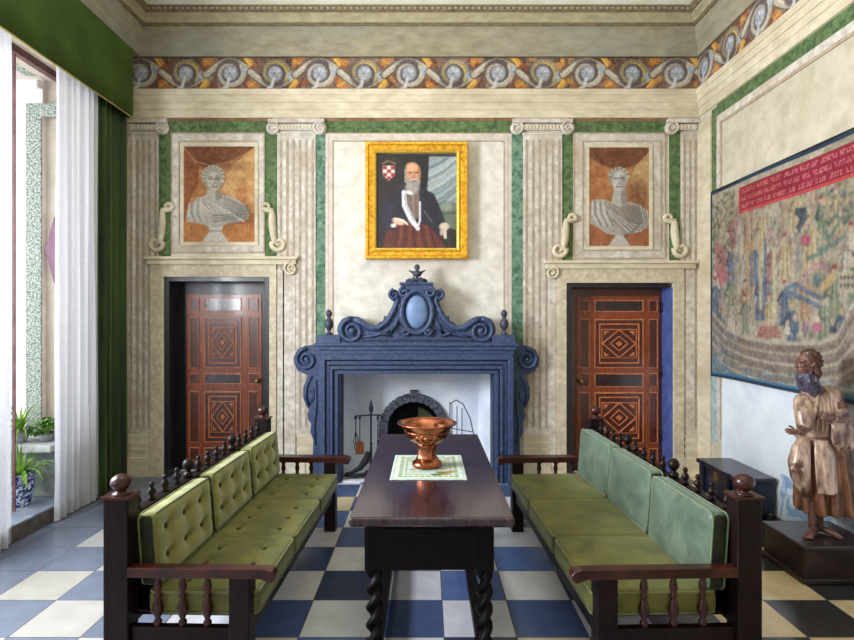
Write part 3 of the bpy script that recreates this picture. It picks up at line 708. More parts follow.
bust_panel('fresco of a curly-haired draped bust on orange above the left door', (171.5, 133, 265, 253), (179, 141, 257.5, 245), (184.5, 147, 255, 242), bust_one)
bust_panel('fresco of a short-haired armoured bust on brown above the right door', (573, 133, 665, 259), (582, 141, 661, 251), (589, 148, 648.5, 246), bust_two)

# ============================================================ PORTRAIT
pt = thing('framed_portrait', 'gilt framed portrait of a bearded man in dark coat above the mantelpiece', 'painting', (PX(417), BACK, PZ(260)))
YF = BACK - .06
m = MB()
X0, X1, ZT, ZB = PX(366.5), PX(467), PZ(145), PZ(260)
def mitred_frame(m, X0, X1, ZB, ZT, prof):      # prof: (inset, depth toward room)
    n = len(prof); vs = []
    for (cx, sx, cz, sz) in ((X0, 1, ZB, 1), (X1, -1, ZB, 1), (X1, -1, ZT, -1), (X0, 1, ZT, -1)):
        for (i, d) in prof: vs.append((cx + sx * i, BACK - d, cz + sz * i))
    fs = []
    for a in range(4):
        b = (a + 1) % 4
        for k in range(n - 1): fs.append((a * n + k, b * n + k, b * n + k + 1, a * n + k + 1))
    m.add(vs, fs)
mitred_frame(m, X0, X1, ZB, ZT, [(0, 0), (0, .11), (.008, .125), (.03, .125), (.04, .11), (.075, .106), (.085, .115), (.09, .115)]); m.build('frame', 'gold', pt)
m = MB(); mitred_frame(m, X0, X1, ZB, ZT, [(.09, .118), (.095, .122), (.112, .11), (.118, .09)]); m.build('inner_slip', 'gold_light', pt)
m = MB()
for k in range(30):
    u = (k + .5) / 30; xx_ = X0 + .055 + (X1 - X0 - .11) * u
    for zz_ in (ZB + .055, ZT - .055): m.ell((xx_, BACK - .106, zz_), (.013, .006, .008), 8, 6)
for k in range(34):
    u = (k + .5) / 34; z_ = ZB + .055 + (ZT - ZB - .11) * u
    for x_ in (X0 + .055, X1 - .055): m.ell((x_, BACK - .106, z_), (.008, .006, .013), 8, 6)
m.build('leaf_carving', 'gold', pt)
c = Canvas(377, 157, 456.5, 249, 2.6, (38, 30, 32)); c.noise(10, 8)
c.poly([(427, 157), (457, 157), (457, 225), (440, 212), (428, 196)], (138, 148, 152))
for k in range(14):
    q = random.Random(k); yv = 160 + k * 3.6; c.stroke([(426, yv + 12), (442, yv + 4), (457, yv - 8)], q.uniform(1, 3), q.choice([(176, 182, 180), (110, 124, 132), (156, 164, 164), (96, 112, 120)]), .7)
c.poly([(436, 206), (445, 202), (457, 205), (457, 232), (440, 226)], (96, 104, 92)); c.ell(446, 208, 6, 5, (132, 140, 130), .8, .3); c.stroke([(438, 216), (457, 214)], 3, (70, 78, 66), .8)
c.poly([(404, 157), (429, 157), (428, 182), (426, 194), (404, 196)], (18, 15, 18))
c.ell(398, 214, 16, 20, (44, 42, 60), .6, .5)
# coat of arms
c.poly([(383.5, 168), (395.5, 168), (395.5, 177), (389.5, 183), (383.5, 177)], (206, 196, 186))
for i in range(3):
    for j in range(4):
        if (i + j) % 2 == 0: c.rect(384 + i * 4 - .4, 168.4 + j * 3.4, 388 + i * 4 - .4, 171.8 + j * 3.4, (150, 40, 42), .95)
c.stroke([(383, 166), (389, 163.5), (396, 166)], 1.6, (120, 96, 70))
# body
c.poly([(384, 222), (388, 206), (396, 196), (405, 191), (424, 191), (434, 196), (440, 210), (447, 228), (440, 236), (424, 240), (400, 240), (386, 232)], (34, 32, 46))
c.poly([(391, 226), (412, 222), (430, 228), (440, 240), (446, 249), (383, 249), (386, 236)], (92, 42, 36)); 
for k in range(9): c.stroke([(398 + k * 4, 228), (395 + k * 5, 249)], 1.6, (128, 72, 48) if k % 2 else (56, 26, 30), .7)
c.poly([(404, 194), (419, 194), (421, 214), (412, 228), (404, 212)], (112, 92, 82)); c.stroke([(413, 196), (414, 218)], 2, (150, 134, 120), .6)
c.stroke([(404, 194), (405, 207), (411, 220), (418, 230)], [4, 5.5, 5.5, 4], (216, 214, 220)); c.stroke([(405, 197), (407, 208), (414, 222)], 1.2, (160, 156, 170))
c.stroke([(420, 204), (420, 222), (417, 231)], 2.2, (196, 196, 204))
c.stroke([(426, 198), (434, 208), (438, 224)], [9, 8, 6], (28, 26, 40)); c.stroke([(424, 212), (432, 224)], 1.2, (110, 108, 124), .7)
c.stroke([(390, 208), (386, 222), (394, 229)], [9, 9, 6], (40, 40, 60))
c.ell(399, 223, 6.5, 3.4, (214, 178, 152), 1, .2, .3); c.stroke([(395, 220), (404, 222), (408, 226)], 1.5, (236, 226, 216)); c.ell(394, 227, 3, 2, (224, 214, 206), 1, .3)
c.ell(444, 228, 5, 4, (206, 182, 160), 1, .2); c.stroke([(444, 230), (445, 239)], [5, 3], (196, 186, 172)); c.stroke([(448, 236), (449, 249)], 1.6, (58, 50, 52)); c.ell(441, 234, 1.6, 3.4, (176, 150, 130), 1, .3)
# head
c.ell(412.5, 190, 7.4, 6, (150, 140, 132), 1, .25); c.ell(413.5, 176, 7.6, 11, (196, 140, 104), 1, .1); c.ell(411.5, 169.5, 5.6, 4.6, (214, 164, 126), .9, .3)
c.poly([(406, 182), (409, 180), (414, 182), (419, 180), (421, 184), (418, 191), (413, 194), (408, 191)], (150, 142, 136), .95)
c.stroke([(405.6, 172), (405.8, 184)], 2, (150, 138, 128)); c.stroke([(410.4, 181.6), (417.6, 181.6)], 1.4, (176, 166, 158)); c.stroke([(409.6, 175), (412, 174.8)], 1.2, (62, 38, 32)); c.stroke([(415.8, 174.8), (418.4, 175)], 1.2, (62, 38, 32))
c.stroke([(414, 174), (415, 179.4), (413, 180)], 1, (160, 98, 74)); c.stroke([(412.4, 183.4), (416.4, 183.4)], 1, (126, 66, 56)); c.poly([(418, 168), (421, 174), (420.4, 182), (418.4, 180)], (140, 86, 64), .7)
c.ell(409.6, 194.6, 3.8, 1.8, (226, 224, 222), 1, .3, .3)
c.rect(377, 157, 456.5, 159, (20, 16, 18), .8); c.rect(377, 157, 379, 249, (20, 16, 18), .8)
c.blur(2); c.noise(9, 1.5); c.mesh('canvas', 'oil_paint', pt, on_back(BACK - .092))

# ============================================================ DOORS
def door(name, x0, x1, yt, Yd, cols, rows, fx0, fx1, fyt, flip):
    """leaf measured in the photo at depth Yd"""
    t = thing(name, None, None, (PX((x0 + x1) / 2), BACK, 0), kind='structure')
    m = MB(); A, B, Z = PX(x0), PX(x1), PZ(yt)       # outer casing and jamb linings
    m.box(A, A + .05, BACK - .02, BACK + .04, 0, Z)
    if not flip: m.box(B - .05, B, BACK - .02, BACK + .04, 0, Z)
    m.box(A + .05, B - .05, BACK - .02, BACK + .04, Z - .05, Z)
    m.build('casing', 'door_frame_dark', t, bevel=.004)
    m = MB(); m.box(A, A + .03, BACK + .04, Yd + .08, 0, Z - .02); m.box(A + .03, B - .03, BACK + .04, Yd + .08, Z - .05, Z - .02)
    if not flip: m.box(B - .03, B, BACK + .04, Yd + .08, 0, Z - .02)
    m.build('jamb', 'door_frame_dark', t)
    if flip: m = MB(); m.box(B - .03, B, BACK - .02, Yd + .08, 0, Z - .05); m.build('jamb', 'door_jamb_blue', t)
    q = lambda x: PX(x, Yd); qz = lambda y: PZ(y, Yd)
    m = MB(); m.box(A + .03, B - .03, Yd, Yd + .06, .01, Z - .05); lf = m.build('leaf', 'door_frame_dark' if not flip else 'door_panel', t)
    m = MB(); m.box(q(fx0), q(fx1), Yd - .012, Yd, qz(rows[-1][1] + 4), qz(fyt)); m.build('field', 'door_rail', t, bevel=.004)
    def ring_(m, a, b, c, d, w, dep, base=.012):
        m.box(a, b, Yd - base - dep, Yd - base, d - w, d); m.box(a, b, Yd - base - dep, Yd - base, c, c + w); m.box(a, a + w, Yd - base - dep, Yd - base, c + w, d - w); m.box(b - w, b, Yd - base - dep, Yd - base, c + w, d - w)
    for (ya, yb, kind) in rows:
        for ci, (xa, xb) in enumerate(cols):
            a, b, c, d = q(xa), q(xb), qz(yb), qz(ya)
            mid = ci == 1
            m = MB(); m.box(a, b, Yd - .016, Yd - .012, c, d)
            pn = m.build('panel', 'door_panel_dark' if kind == 'bar' and mid else 'door_panel', t)
            e = MB(); ring_(e, a, b, c, d, .011 if mid else .008, .012)
            if mid and kind == 'sq':
                ring_(e, a + .05, b - .05, c + .05, d - .05, .012, .016); cx, cz = (a + b) / 2, (c + d) / 2; 
                hx, hz = (b - a) / 2 - .078, (d - c) / 2 - .11
                ring_(e, cx - hx, cx + hx, cz - hz, cz + hz, .007, .014)
                for sc, th in ((.96, .012), (.5, .010)):
                    pts = [(cx + hx * sc, cz), (cx, cz + hz * sc), (cx - hx * sc, cz), (cx, cz - hz * sc)]
                    for k in range(4):
                        p1, p2 = pts[k], pts[(k + 1) % 4]; dx, dz = p2[0] - p1[0], p2[1] - p1[1]; l = math.hypot(dx, dz); nx, nz = -dz / l * th / 2, dx / l * th / 2
                        e.prism([(p1[0] + nx, p1[1] + nz), (p2[0] + nx, p2[1] + nz), (p2[0] - nx, p2[1] - nz), (p1[0] - nx, p1[1] - nz)], Yd - .030, Yd - .012)
                e.prism([(cx + hx * .2, cz), (cx, cz + hz * .2), (cx - hx * .2, cz), (cx, cz - hz * .2)], Yd - .030, Yd - .012)
                for sx in (-1, 1):
                    for sz in (-1, 1):
                        kx, kz = cx + sx * hx * .86, cz + sz * hz * .86
                        e.prism([(kx, kz), (kx - sx * hx * .3, kz), (kx, kz - sz * hz * .3)], Yd - .028, Yd - .012)
            e.build('moulding', 'door_edge', pn, bevel=.003)
    for zz_ in (.35, 1.05, 1.75):
        m = MB(); hx = (A + .035) if not flip else (B - .035); m.lathe([(.0, 0), (.011, 0), (.011, .11), (0, .11)], (hx, Yd - .012, zz_), 10); m.build('hinge', 'iron', t)
    m = MB(); kx = q(fx1) - .04 if not flip else q(fx0) + .04
    m.lathe([(0, 0), (.03, .0), (.03, .006), (.01, .01), (.01, .035), (.024, .05), (.02, .066), (0, .07)], (0, 0, 0), 16, Matrix.Translation((kx, Yd - .012, 1.0)) @ Matrix.Rotation(PI / 2, 4, 'X')); m.build('door_knob', 'brass', t)
    return t
rows = [(298, 311, 'bar'), (317, 368, 'sq'), (373, 384, 'bar'), (391, 442, 'sq'), (447, 460, 'bar')]
door('door_1', 165, 270, 277, BACK + .24, [(190, 200), (205, 242), (249, 259)], rows, 187, 262, 294, False)
rows = [(300, 312, 'bar'), (319, 368, 'sq'), (373, 387, 'bar'), (392, 443, 'sq'), (448, 461, 'bar')]
door('door_2', 566, 672, 283, BACK + .18, [(579, 589), (594, 643), (648, 657)], rows, 576, 659, 296, True)
# painted stone surrounds
def surround(name, ox0, ix0, ix1, ox1, yo, yi, cons):
    m = MB(); D = .035
    m.box(PX(ox0), PX(ix0), BACK - D, BACK, 0, PZ(yi)); m.box(PX(ix1), PX(ox1), BACK - D, BACK, 0, PZ(yi)); m.box(PX(ox0), PX(ox1), BACK - D, BACK, PZ(yi), PZ(yo + 4))
    struct(m.build(name, 'surround', bevel=.006))
surround('trim_28', 151, 165, 270, 277, 259, 277, None)
surround('trim_29', 556, 566, 672, 683, 264, 283, None)
m = MB()
for x0, x1, y in ((147, 299, 257), (543, 696, 261)): m.box(PX(x0), PX(x1), BACK - .075, BACK, PZ(y + 3), PZ(y)); m.box(PX(x0 + 2), PX(x1 - 2), BACK - .055, BACK, PZ(y + 8), PZ(y + 3))
struct(m.build('trim_30', 'stone_light', bevel=.006))
m = MB()
for x0, x1 in ((277.5, 285), (283, 296), (684, 694), (548, 555.5)):
    m.box(PX(x0), PX(x1), BACK - .022, BACK, 0, PZ(270 if x0 != 283 else 268))
struct(m.build('trim_31', 'stone_paint', bevel=.004))
m = MB()
for x, y, s in ((296, 269, 1), (547, 273, -1)):
    cxx, czz = PX(x - s * 4), PZ(y); m.tube(spiral(cxx, czz, .075, BACK - .05, 1.5, 24, s), [.015 - .0003 * i for i in range(25)], 7)
    m.lathe([(0, 0), (.05, 0), (.05, .02), (0, .02)], (0, 0, 0), 18, Matrix.Translation((cxx, BACK - .022, czz)) @ Matrix.Rotation(PI / 2, 4, 'X'))
struct(m.build('trim_32', 'stone_light'))
for nme, x0, x1 in (('baseboard_left', 299, 306), ('baseboard_back', 526, 546)):
    boxes(nme, [(PX(x0), PX(x1), BACK - .04, BACK, 0, .16)], 'stone_light', .004)

# ============================================================ FIREPLACE
YP = 5.60                     # front plane of the stone frame
fp = thing('fireplace', 'large blue-grey carved stone fireplace with scrolled pediment', 'fireplace', (PX(417.5, YP), YP, 0))
f = lambda x, y=None: PX(x, YP) if y is None else (PX(x, YP), PZ(y, YP))
CXF = 416.5
def mir(pts): return pts + [(2 * CXF - x, y) for x, y in reversed(pts)]
def U(m, xo, yo, w, d0, d1, xr=None):
    xr = xr or 2 * CXF - xo; W = w * YP / FPX
    a, b, z = f(xo), f(xr), PZ(yo, YP)
    m.box(a, a + W, d0, d1, 0, z - W); m.box(b - W, b, d0, d1, 0, z - W); m.box(a, b, d0, d1, z - W, z)
body = MB(); U(body, 321, 354, 19, YP + .02, BACK + .0); body.build('surround', 'fire_stone_dark', fp)
for k, (xo, yo, w, dd) in enumerate(((320, 354, 5.5, -.03), (326, 361, 3.5, -.005), (330, 366, 3.0, -.022), (334.5, 370.5, 3.6, .0))):
    m = MB(); U(m, xo, yo, w, YP + dd, YP + .03); m.build('frame_moulding', 'fire_stone', fp, bevel=.006)
m = MB()
for (y0, y1, dd, ex) in ((343, 346, -.07, 4), (346, 350, -.05, 2), (350, 354, -.035, 0)):
    m.box(f(319 - ex), f(2 * CXF - 319 + ex), YP + dd, BACK, PZ(y1, YP), PZ(y0, YP))
m.build('mantel_shelf', 'fire_stone', fp, bevel=.006)
# pediment silhouette
half = [(316, 345), (317, 337), (320, 335), (338, 335), (340, 338), (342, 342), (339, 338), (337, 331), (338, 325), (342, 319), (349, 316), (357, 316.5), (363, 320), (369, 324.5), (376, 325.5), (380, 322), (383, 321), (384, 316), (387, 316), (391, 309), (394, 302), (392, 300.5), (389, 298), (388.5, 293), (391, 290), (396, 289.5), (399, 292), (401, 291), (401, 286), (400, 283.5), (405, 283), (406, 279.5), (410, 278), (413, 280), (414, 281.5)]
half = [p for p in half if p not in ((342, 342), (339, 338))]
sil = mir(half)
ped = MB(); ped.prism([f(x, y) for x, y in sil], YP - .0, YP + .14); po = ped.build('pediment', 'fire_stone', fp, bevel=.008)
def rel(name, parts, mt='fire_stone', par=po, bevel=.0):
    m = MB()
    for p in parts: p(m)
    return m.build(name, mt, par, bevel=bevel)
def fs(x, y, r, s, turns=1.6, d=-.02, st=PI / 2):
    q = spiral(f(x), PZ(y, YP), r * YP / FPX, YP + d, turns, 30, s, st); return q
for s in (-1, 1):
    X = lambda x: CXF + s * (CXF - x) * -1 if s < 0 else 2 * CXF - x
    X = (lambda x: x) if s < 0 else (lambda x: 2 * CXF - x)
    m = MB()
    m.tube(fs(X(352), 331, 12.5, -s, 1.7), [.026 - .0005 * i for i in range(31)], 8)
    m.lathe([(0, 0), (.04, 0), (.03, .03), (0, .035)], (0, 0, 0), 14, Matrix.Translation((f(X(352)), YP - .005, PZ(331, YP))) @ Matrix.Rotation(PI / 2, 4, 'X'))
    # raking scroll body
    m.tube([(f(X(x)), YP - .005, PZ(y, YP)) for x, y in ((353, 319), (361, 322), (369, 328), (378, 328.5), (386, 323), (392, 314), (397, 303), (398, 294))], [.03, .034, .034, .03, .03, .028, .022, .016], 8)
    m.tube([(f(X(x)), YP - .01, PZ(y, YP)) for x, y in ((362, 337), (372, 336), (384, 333), (394, 326), (400, 316), (403, 304))], [.008, .016, .018, .018, .014, .008], 7)
    m.tube(fs(X(394), 295, 5, -s, 1.3), [.02 - .0005 * i for i in range(31)], 7)
    m.build('scroll_carving', 'fire_stone', po)
    m = MB()      # acanthus leaves around the shield
    for (ax, ay, bx, by) in ((404, 300, 400, 312), (402, 312, 404, 328), (398, 330, 408, 334), (390, 334, 400, 322), (404, 292, 410, 290), (380, 332, 392, 336)):
        m = MB(); m.tube([(f(X(ax)), YP - .012, PZ(ay, YP)), (f(X((ax + bx) / 2 - 2)), YP - .03, PZ((ay + by) / 2, YP)), (f(X(bx)), YP - .012, PZ(by, YP))], [.008, .022, .006], 6); m.build('carved_leaf', 'fire_stone_dark', po)
    # dark block under each small urn, then the urn
    m = MB(); m.box(f(X(341)), f(X(318)), YP - .04, YP + .12, PZ(345, YP), PZ(335, YP)) if s > 0 else m.box(f(318), f(341), YP - .04, YP + .12, PZ(345, YP), PZ(335, YP))
    m.build('block', 'fire_stone', fp, bevel=.006)
    uc = (f(X(328.5)), YP + .03, PZ(335, YP)); m = MB()
    m.lathe([(.0, 0), (.035, 0), (.035, .02), (.016, .03), (.02, .05), (.042, .085), (.046, .12), (.036, .155), (.02, .17), (.018, .18), (.03, .2), (.034, .225), (.022, .25), (0, .262)], uc, 18)
    m.build('small_urn', 'urn_dark', fp)
    # side wing with volute
    w = [(321, 345), (312, 345), (304, 346), (297, 350), (293.5, 357), (294, 365), (298, 371), (304, 374), (308, 375), (306, 380), (303, 388), (303, 398), (306, 406), (309, 410), (307, 414), (308, 420), (311, 424), (310, 432), (313, 440), (312, 478), (321, 478)]
    YW = BACK - .12; g = lambda x, y: (PX(x, YW), PZ(y, YW)); w2 = [g(X(x), y) for x, y in w]; w2[-1] = (w2[-1][0], .0); w2[-2] = (w2[-2][0], 0.)
    m = MB(); m.prism(w2, YW, BACK); wg = m.build('side_wing', 'fire_stone', fp, bevel=.008)
    m = MB(); q = spiral(PX(X(306.5), YW), PZ(359.5, YW), 11 * YW / FPX, YW - .01, 1.7, 28, -s); m.tube(q, [.024 - .0005 * i for i in range(29)], 7)
    m.lathe([(0, 0), (.035, 0), (.02, .02), (0, .025)], (0, 0, 0), 12, Matrix.Translation((PX(X(306.5), YW), YW, PZ(359.5, YW))) @ Matrix.Rotation(PI / 2, 4, 'X'))
    m.tube([(PX(X(x), YW), YW - .006, PZ(y, YW)) for x, y in ((312, 376), (307, 385), (305.5, 395), (309, 405), (314, 398), (313, 390), (310, 391))], [.012, .016, .018, .016, .014, .012, .008], 7)
    m.tube([(PX(X(x), YW), YW - .004, PZ(y, YW)) for x, y in ((316, 380), (316, 410), (314, 425), (316, 445))], [.01, .014, .014, .006], 7)
    m.build('volute', 'fire_stone', wg)
# cartouche, shield, shell, urn on top
m = MB(); cc = (f(417), YP, PZ(312, YP))
m.tube([(cc[0] + .155 * math.cos(a), YP - .02, cc[2] + .215 * math.sin(a)) for a in [2 * PI * k / 28 for k in range(28)]], .028, 8, closed=True)
for s in (-1, 1):
    m.tube(spiral(cc[0] + s * .13, cc[2] + .2, .055, YP - .03, 1.3, 16, -s), [.018] * 17, 6); m.tube(spiral(cc[0] + s * .12, cc[2] - .2, .05, YP - .03, 1.3, 16, s), [.016] * 17, 6)
m.build('cartouche', 'fire_stone', po)
m = MB(); m.ell((cc[0], YP - .005, cc[2]), (.115, .05, .17), 24, 16); m.build('oval_shield', 'fire_shield', po)
m = MB(); m.box(f(401), f(2 * CXF - 401), YP - .03, YP + .12, PZ(290, YP), PZ(285, YP)); m.box(f(399.5), f(2 * CXF - 399.5), YP - .045, YP + .12, PZ(285, YP), PZ(282.5, YP)); m.build('cap_block', 'fire_stone', po, bevel=.005)
m = MB()
for k in range(7):
    a = PI * (k + .5) / 7; m.tube([(cc[0], YP - .0, PZ(282.5, YP)), (cc[0] + .05 * math.cos(a), YP - .01, PZ(282.5, YP) + .03 * math.sin(a)), (cc[0] + .1 * math.cos(a), YP, PZ(282.5, YP) + .055 * math.sin(a))], [.008, .018, .012], 6)
m.build('shell', 'fire_stone_dark', po)
m = MB(); m.lathe([(0, 0), (.03, 0), (.03, .012), (.014, .02), (.014, .04), (.04, .055), (.05, .075), (.04, .095), (.02, .1), (.018, .115), (.03, .135), (.03, .15), (.016, .17), (0, .175)], (cc[0], YP + .03, PZ(281, YP)), 18); m.build('top_urn', 'urn_dark', fp)
m = MB(); m.tube([(cc[0] - .085, YP + .03, PZ(272, YP) + .02), (cc[0] - .05, YP + .03, PZ(272, YP)), (cc[0] + .05, YP + .03, PZ(272, YP)), (cc[0] + .085, YP + .03, PZ(272, YP) + .02)], [.006, .014, .014, .006], 6); m.build('urn_handle', 'urn_dark', fp)
m = MB()
for k in range(30):
    x = 330 + k * 6; m.box(f(x), f(x + 3.5), YP - .022, YP, PZ(341.5, YP), PZ(339.5, YP))
m.box(f(330), f(505), YP - .012, YP, PZ(341.8, YP), PZ(339.2, YP)); m.build('dentil_band', 'fire_stone_dark', po)
m = MB(); m.box(f(318), f(2 * CXF - 318), YP - .03, YP + .12, PZ(345, YP), PZ(342, YP)); m.build('pediment_base', 'fire_stone', fp, bevel=.004)

# fire chamber
xa, xb = PX(338), PX(498); bx0, bx1 = PX(356, 6.15), PX(478, 6.15); YB = 6.14; ZH = .0
m = MB(); zt = FO[2] + .02
m.add([(xa, BACK - .0, 0), (bx0, YB, 0), (bx0, YB, zt), (xa, BACK, zt)], [(0, 1, 2, 3)]); m.add([(xb, BACK, 0), (bx1, YB, 0), (bx1, YB, zt), (xb, BACK, zt)], [(0, 1, 2, 3)])
ax, aw, az = PX(414, YB), .30, PZ(428, YB)     # arched mouth in the back
n = 14; arc = [(ax + aw * math.cos(PI * k / n), az + aw * 1.0 * math.sin(PI * k / n)) for k in range(n + 1)]
outer = [(bx1, 0), (bx1, zt), (bx0, zt), (bx0, 0), (ax - aw, 0)] + arc[::-1] + [(ax + aw, 0)]
m.add([(x, YB, z) for x, z in outer], [tuple(range(len(outer)))]); m.add([(xa - .1, BACK, zt), (xb + .1, BACK, zt), (xb + .1, YB + .1, zt), (xa - .1, YB + .1, zt)], [(0, 1, 2, 3)])
m.build('chamber_wall', 'fire_plaster', fp)
m = MB(); m.box(f(342), f(491), YP + .05, YB + .5, .0, .012); m.build('hearth', 'hearth_slab', fp)
m = MB(); prev = None                         # soot-black oven behind the arch
ring_pts = [(ax - aw - .0, 0)] + arc[::-1] + [(ax + aw, 0)]
k = len(ring_pts); m.add([(x, YB + .001, z) for x, z in ring_pts] + [(x, YB + .42, z) for x, z in ring_pts], [(i, i + 1, k + i + 1, k + i) for i in range(k - 1)] + [tuple(range(k, 2 * k))]); m.build('oven', 'soot', fp)
m = MB()
for k in range(13):
    a0 = PI * k / 13 + .015; a1 = PI * (k + 1) / 13 - .015; r0 = aw * .98; r1 = aw + (.09 if k != 6 else .13)
    m.prism([(ax + r * math.cos(a), az + r * math.sin(a)) for r, a in ((r0, a0), (r1, a0), (r1, (a0 + a1) / 2), (r1, a1), (r0, a1))], YB - .04, YB + .02)
for s in (-1, 1):
    for k in range(6): z1 = az - .01 - k * .12; m.box(min(ax + s * aw * .98, ax + s * (aw + .09 + .02 * (k % 2))), max(ax + s * aw * .98, ax + s * (aw + .09 + .02 * (k % 2))), YB - .04, YB + .02, z1 - .11, z1)
m.build('oven_arch', 'arch_stone', fp, bevel=.008)
m = MB(); pts = [(ax + .1, 0.3)] + [(ax + .03 + .2 * math.cos(t), az + .02 + .2 * math.sin(t)) for t in [PI * .48 - PI * .48 * i / 8 for i in range(9)]] + [(ax + .23, .3)]
m.prism([(ax + .05, .3)] + pts[1:], YB + .06, YB + .09); m.build('oven_back_plate', 'soot_olive', fp)

# fireside tools
YT = 5.72
def T(x, y): return P(x, y, YT)
ts = thing('fire_tool_stand', 'black iron fire tool stand with pointed finial left inside the fireplace', 'stand', (PX(371, YT), YT, .012))
b = ts.location
m = MB(); m.lathe([(0, 0), (.012, 0), (.014, .3), (.010, .32), (.016, .34), (.010, .36), (.010, .66), (.02, .68), (.026, .71), (.016, .75), (.004, .80), (0, .81)], (b.x, b.y, .012 + .03), 10); m.build('pole', 'iron', ts)
m = MB()
for k in range(3):
    a = PI * 2 * k / 3 + .5; m.tube([(b.x, b.y, .1), (b.x + .06 * math.cos(a), b.y + .06 * math.sin(a), .09), (b.x + .11 * math.cos(a), b.y + .08 * math.sin(a), .022)], .009, 6)
m.build('tripod_base', 'iron', ts)
m = MB(); za = PZ(416, YT); m.tube([(PX(354, YT), YT, za - .02), (PX(356, YT), YT, za), (b.x, YT, za + .01), (PX(380, YT), YT, za + .01), (PX(383, YT), YT, za - .015)], .009, 6); m.build('cross_bar', 'iron', ts)
def tool(name, label, cat, x, ytop, ybot, end):
    t = thing(name, label, cat, (PX(x, YT), YT - .02, PZ(ybot, YT)))
    m = MB(); m.tube([(PX(x, YT), YT - .02, PZ(ytop, YT)), (PX(x, YT), YT - .02, PZ(ybot, YT) + .05)], .006, 6); m.lathe([(0, 0), (.012, .01), (.014, .03), (.008, .05), (0, .055)], (PX(x, YT), YT - .02, PZ(ytop, YT) - .01), 8); m.build('shaft', 'iron', t)
    m = MB(); X, Z = PX(x, YT), PZ(ybot, YT)
    if end == 'shovel': m.prism([(X - .045, Z - .08), (X + .045, Z - .08), (X + .04, Z + .04), (X + .012, Z + .06), (X - .012, Z + .06), (X - .04, Z + .04)], YT - .028, YT - .018); nm, mt_ = 'blade', 'copper_dark'
    elif end == 'tongs':
        for s in (-1, 1): m.tube([(X, YT - .02, Z + .2), (X + s * .025, YT - .02, Z + .1), (X + s * .006, YT - .02, Z)], .005, 6)
        nm, mt_ = 'arms', 'iron'
    else: m.tube([(X, YT - .02, Z + .05), (X, YT - .02, Z), (X + .03, YT - .02, Z - .01), (X + .03, YT - .02, Z + .025)], .006, 6); nm, mt_ = 'hook', 'iron'
    m.build(nm, mt_, t)
tool('fire_shovel', 'fire shovel with copper-brown blade hanging at the left of the tool stand', 'shovel', 360, 419, 446, 'shovel')
tool('fire_tongs', 'thin iron fire tongs hanging leftmost on the tool stand', 'tongs', 356, 419, 450, 'tongs')
tool('poker', 'thin iron poker hanging right of the tool stand pole', 'poker', 378, 419, 452, 'hook')
m = MB(); m.tube([P(345, 474, YT), P(352, 472.5, YT), P(360, 468, YT), P(366, 460, YT), P(368, 452, YT)], [.012, .018, .03, .04, .02], 8); m.tube([P(344, 476, YT), P(356, 476, YT), P(370, 473, YT)], [.01, .022, .02], 8)
for v in range(len(m.v)): m.v[v] = (m.v[v][0], m.v[v][1] + .0, max(m.v[v][2], .013))
tag(m.build('bellows', 'soot'), 'dark curved fireside bellows lying on the hearth below the fire tools', 'bellows')
sc = thing('fire_screen', 'low iron fire screen with curved bars at the right inside the fireplace', 'fire screen', (PX(464, YT), YT, .012))
m = MB()
for k in range(3): m.tube([(PX(452 + k * 5, YT), YT, .013), (PX(452 + k * 5, YT), YT, PZ(404 + k * 2, YT))], .005, 6)
m.build('bar', 'iron', sc)
m = MB(); m.tube([P(450, 404, YT), P(456, 400, YT), P(463, 404, YT), P(470, 418, YT), P(475, 440, YT), P(476, 470, YT), (PX(476, YT), YT, .013)], .006, 6); m.tube([P(450, 402, YT), (PX(450, YT), YT, .013)], .006, 6)
m.tube([P(450, 428, YT), P(473, 432, YT)], .005, 6); m.build('outer_rail', 'iron', sc)
# ============================================================ WINDOW DRESSING
def curtain(name, label, y0, y1, X, z0, z1, nf, A, mt, seed, flare=1.0, ny=None, solid=0., shift=0., hang=None):
    q = random.Random(seed); ny = ny or int(nf * 14); nz = 26
    ph = [q.uniform(-.5, .5) for _ in range(6)]; vs = []; fs = []
    for k in range(nz + 1):
        w = k / nz; z = z0 + (z1 - z0) * w
        for i in range(ny + 1):
            u = i / ny
            t = u + .012 * math.sin(6.3 * u * 2.3 + ph[0] + w * 1.1) 
            a = A * (.75 + .25 * math.sin(9 * u + ph[1])) * (1 + .35 * (1 - w) * flare)
            x = X + a * math.sin(2 * PI * nf * t + ph[2] + .35 * math.sin(w * 3 + ph[3])) + a * .3 * math.sin(2 * PI * nf * 2.1 * t + ph[4]) + shift * (1 - w) ** 2
            y = y0 + (y1 - y0) * u + .01 * math.sin(w * 7 + u * 20)
            vs.append((x, y, z + (.006 * math.sin(2 * PI * nf * t) if k == 0 else 0)))
    for k in range(nz):
        for i in range(ny): a = k * (ny + 1) + i; fs.append((a, a + 1, a + ny + 2, a + ny + 1))
    m = MB(); m.add(vs, fs, True); o = m.build(name, mt, None, solid=solid); tag(o, label, 'curtain'); return o
curtain('sheer_curtain', 'white sheer curtain hanging beside the green drape near the back wall', 4.52, 5.10, -3.07, .012, 3.80, 6, .028, 'sheer_linen', 1)
curtain('sheer_curtain', 'white sheer curtain at the very left edge of the photo', 3.45, 4.06, -3.07, .012, 3.80, 6, .022, 'sheer_linen', 2)
curtain('green_curtain', 'dark green velvet drape hanging in the corner beside the white sheer', 5.10, 5.64, -3.09, .015, 3.80, 5, .034, 'curtain_green', 3, solid=.006, flare=.5)
vl = thing('curtain_valance', 'broad green fabric valance running above the tall window', 'valance', (-3.0, 3.2, 3.73))
m = MB(); vs = []; fs = []; ny = 90
for w, z in enumerate((3.735, 3.95, 4.2, 4.425)):
    for i in range(ny + 1): u = i / ny; vs.append((-3.0 + .006 * math.sin(u * 60) * (1 - w / 3), .2 + (5.60 - .2) * u, z))
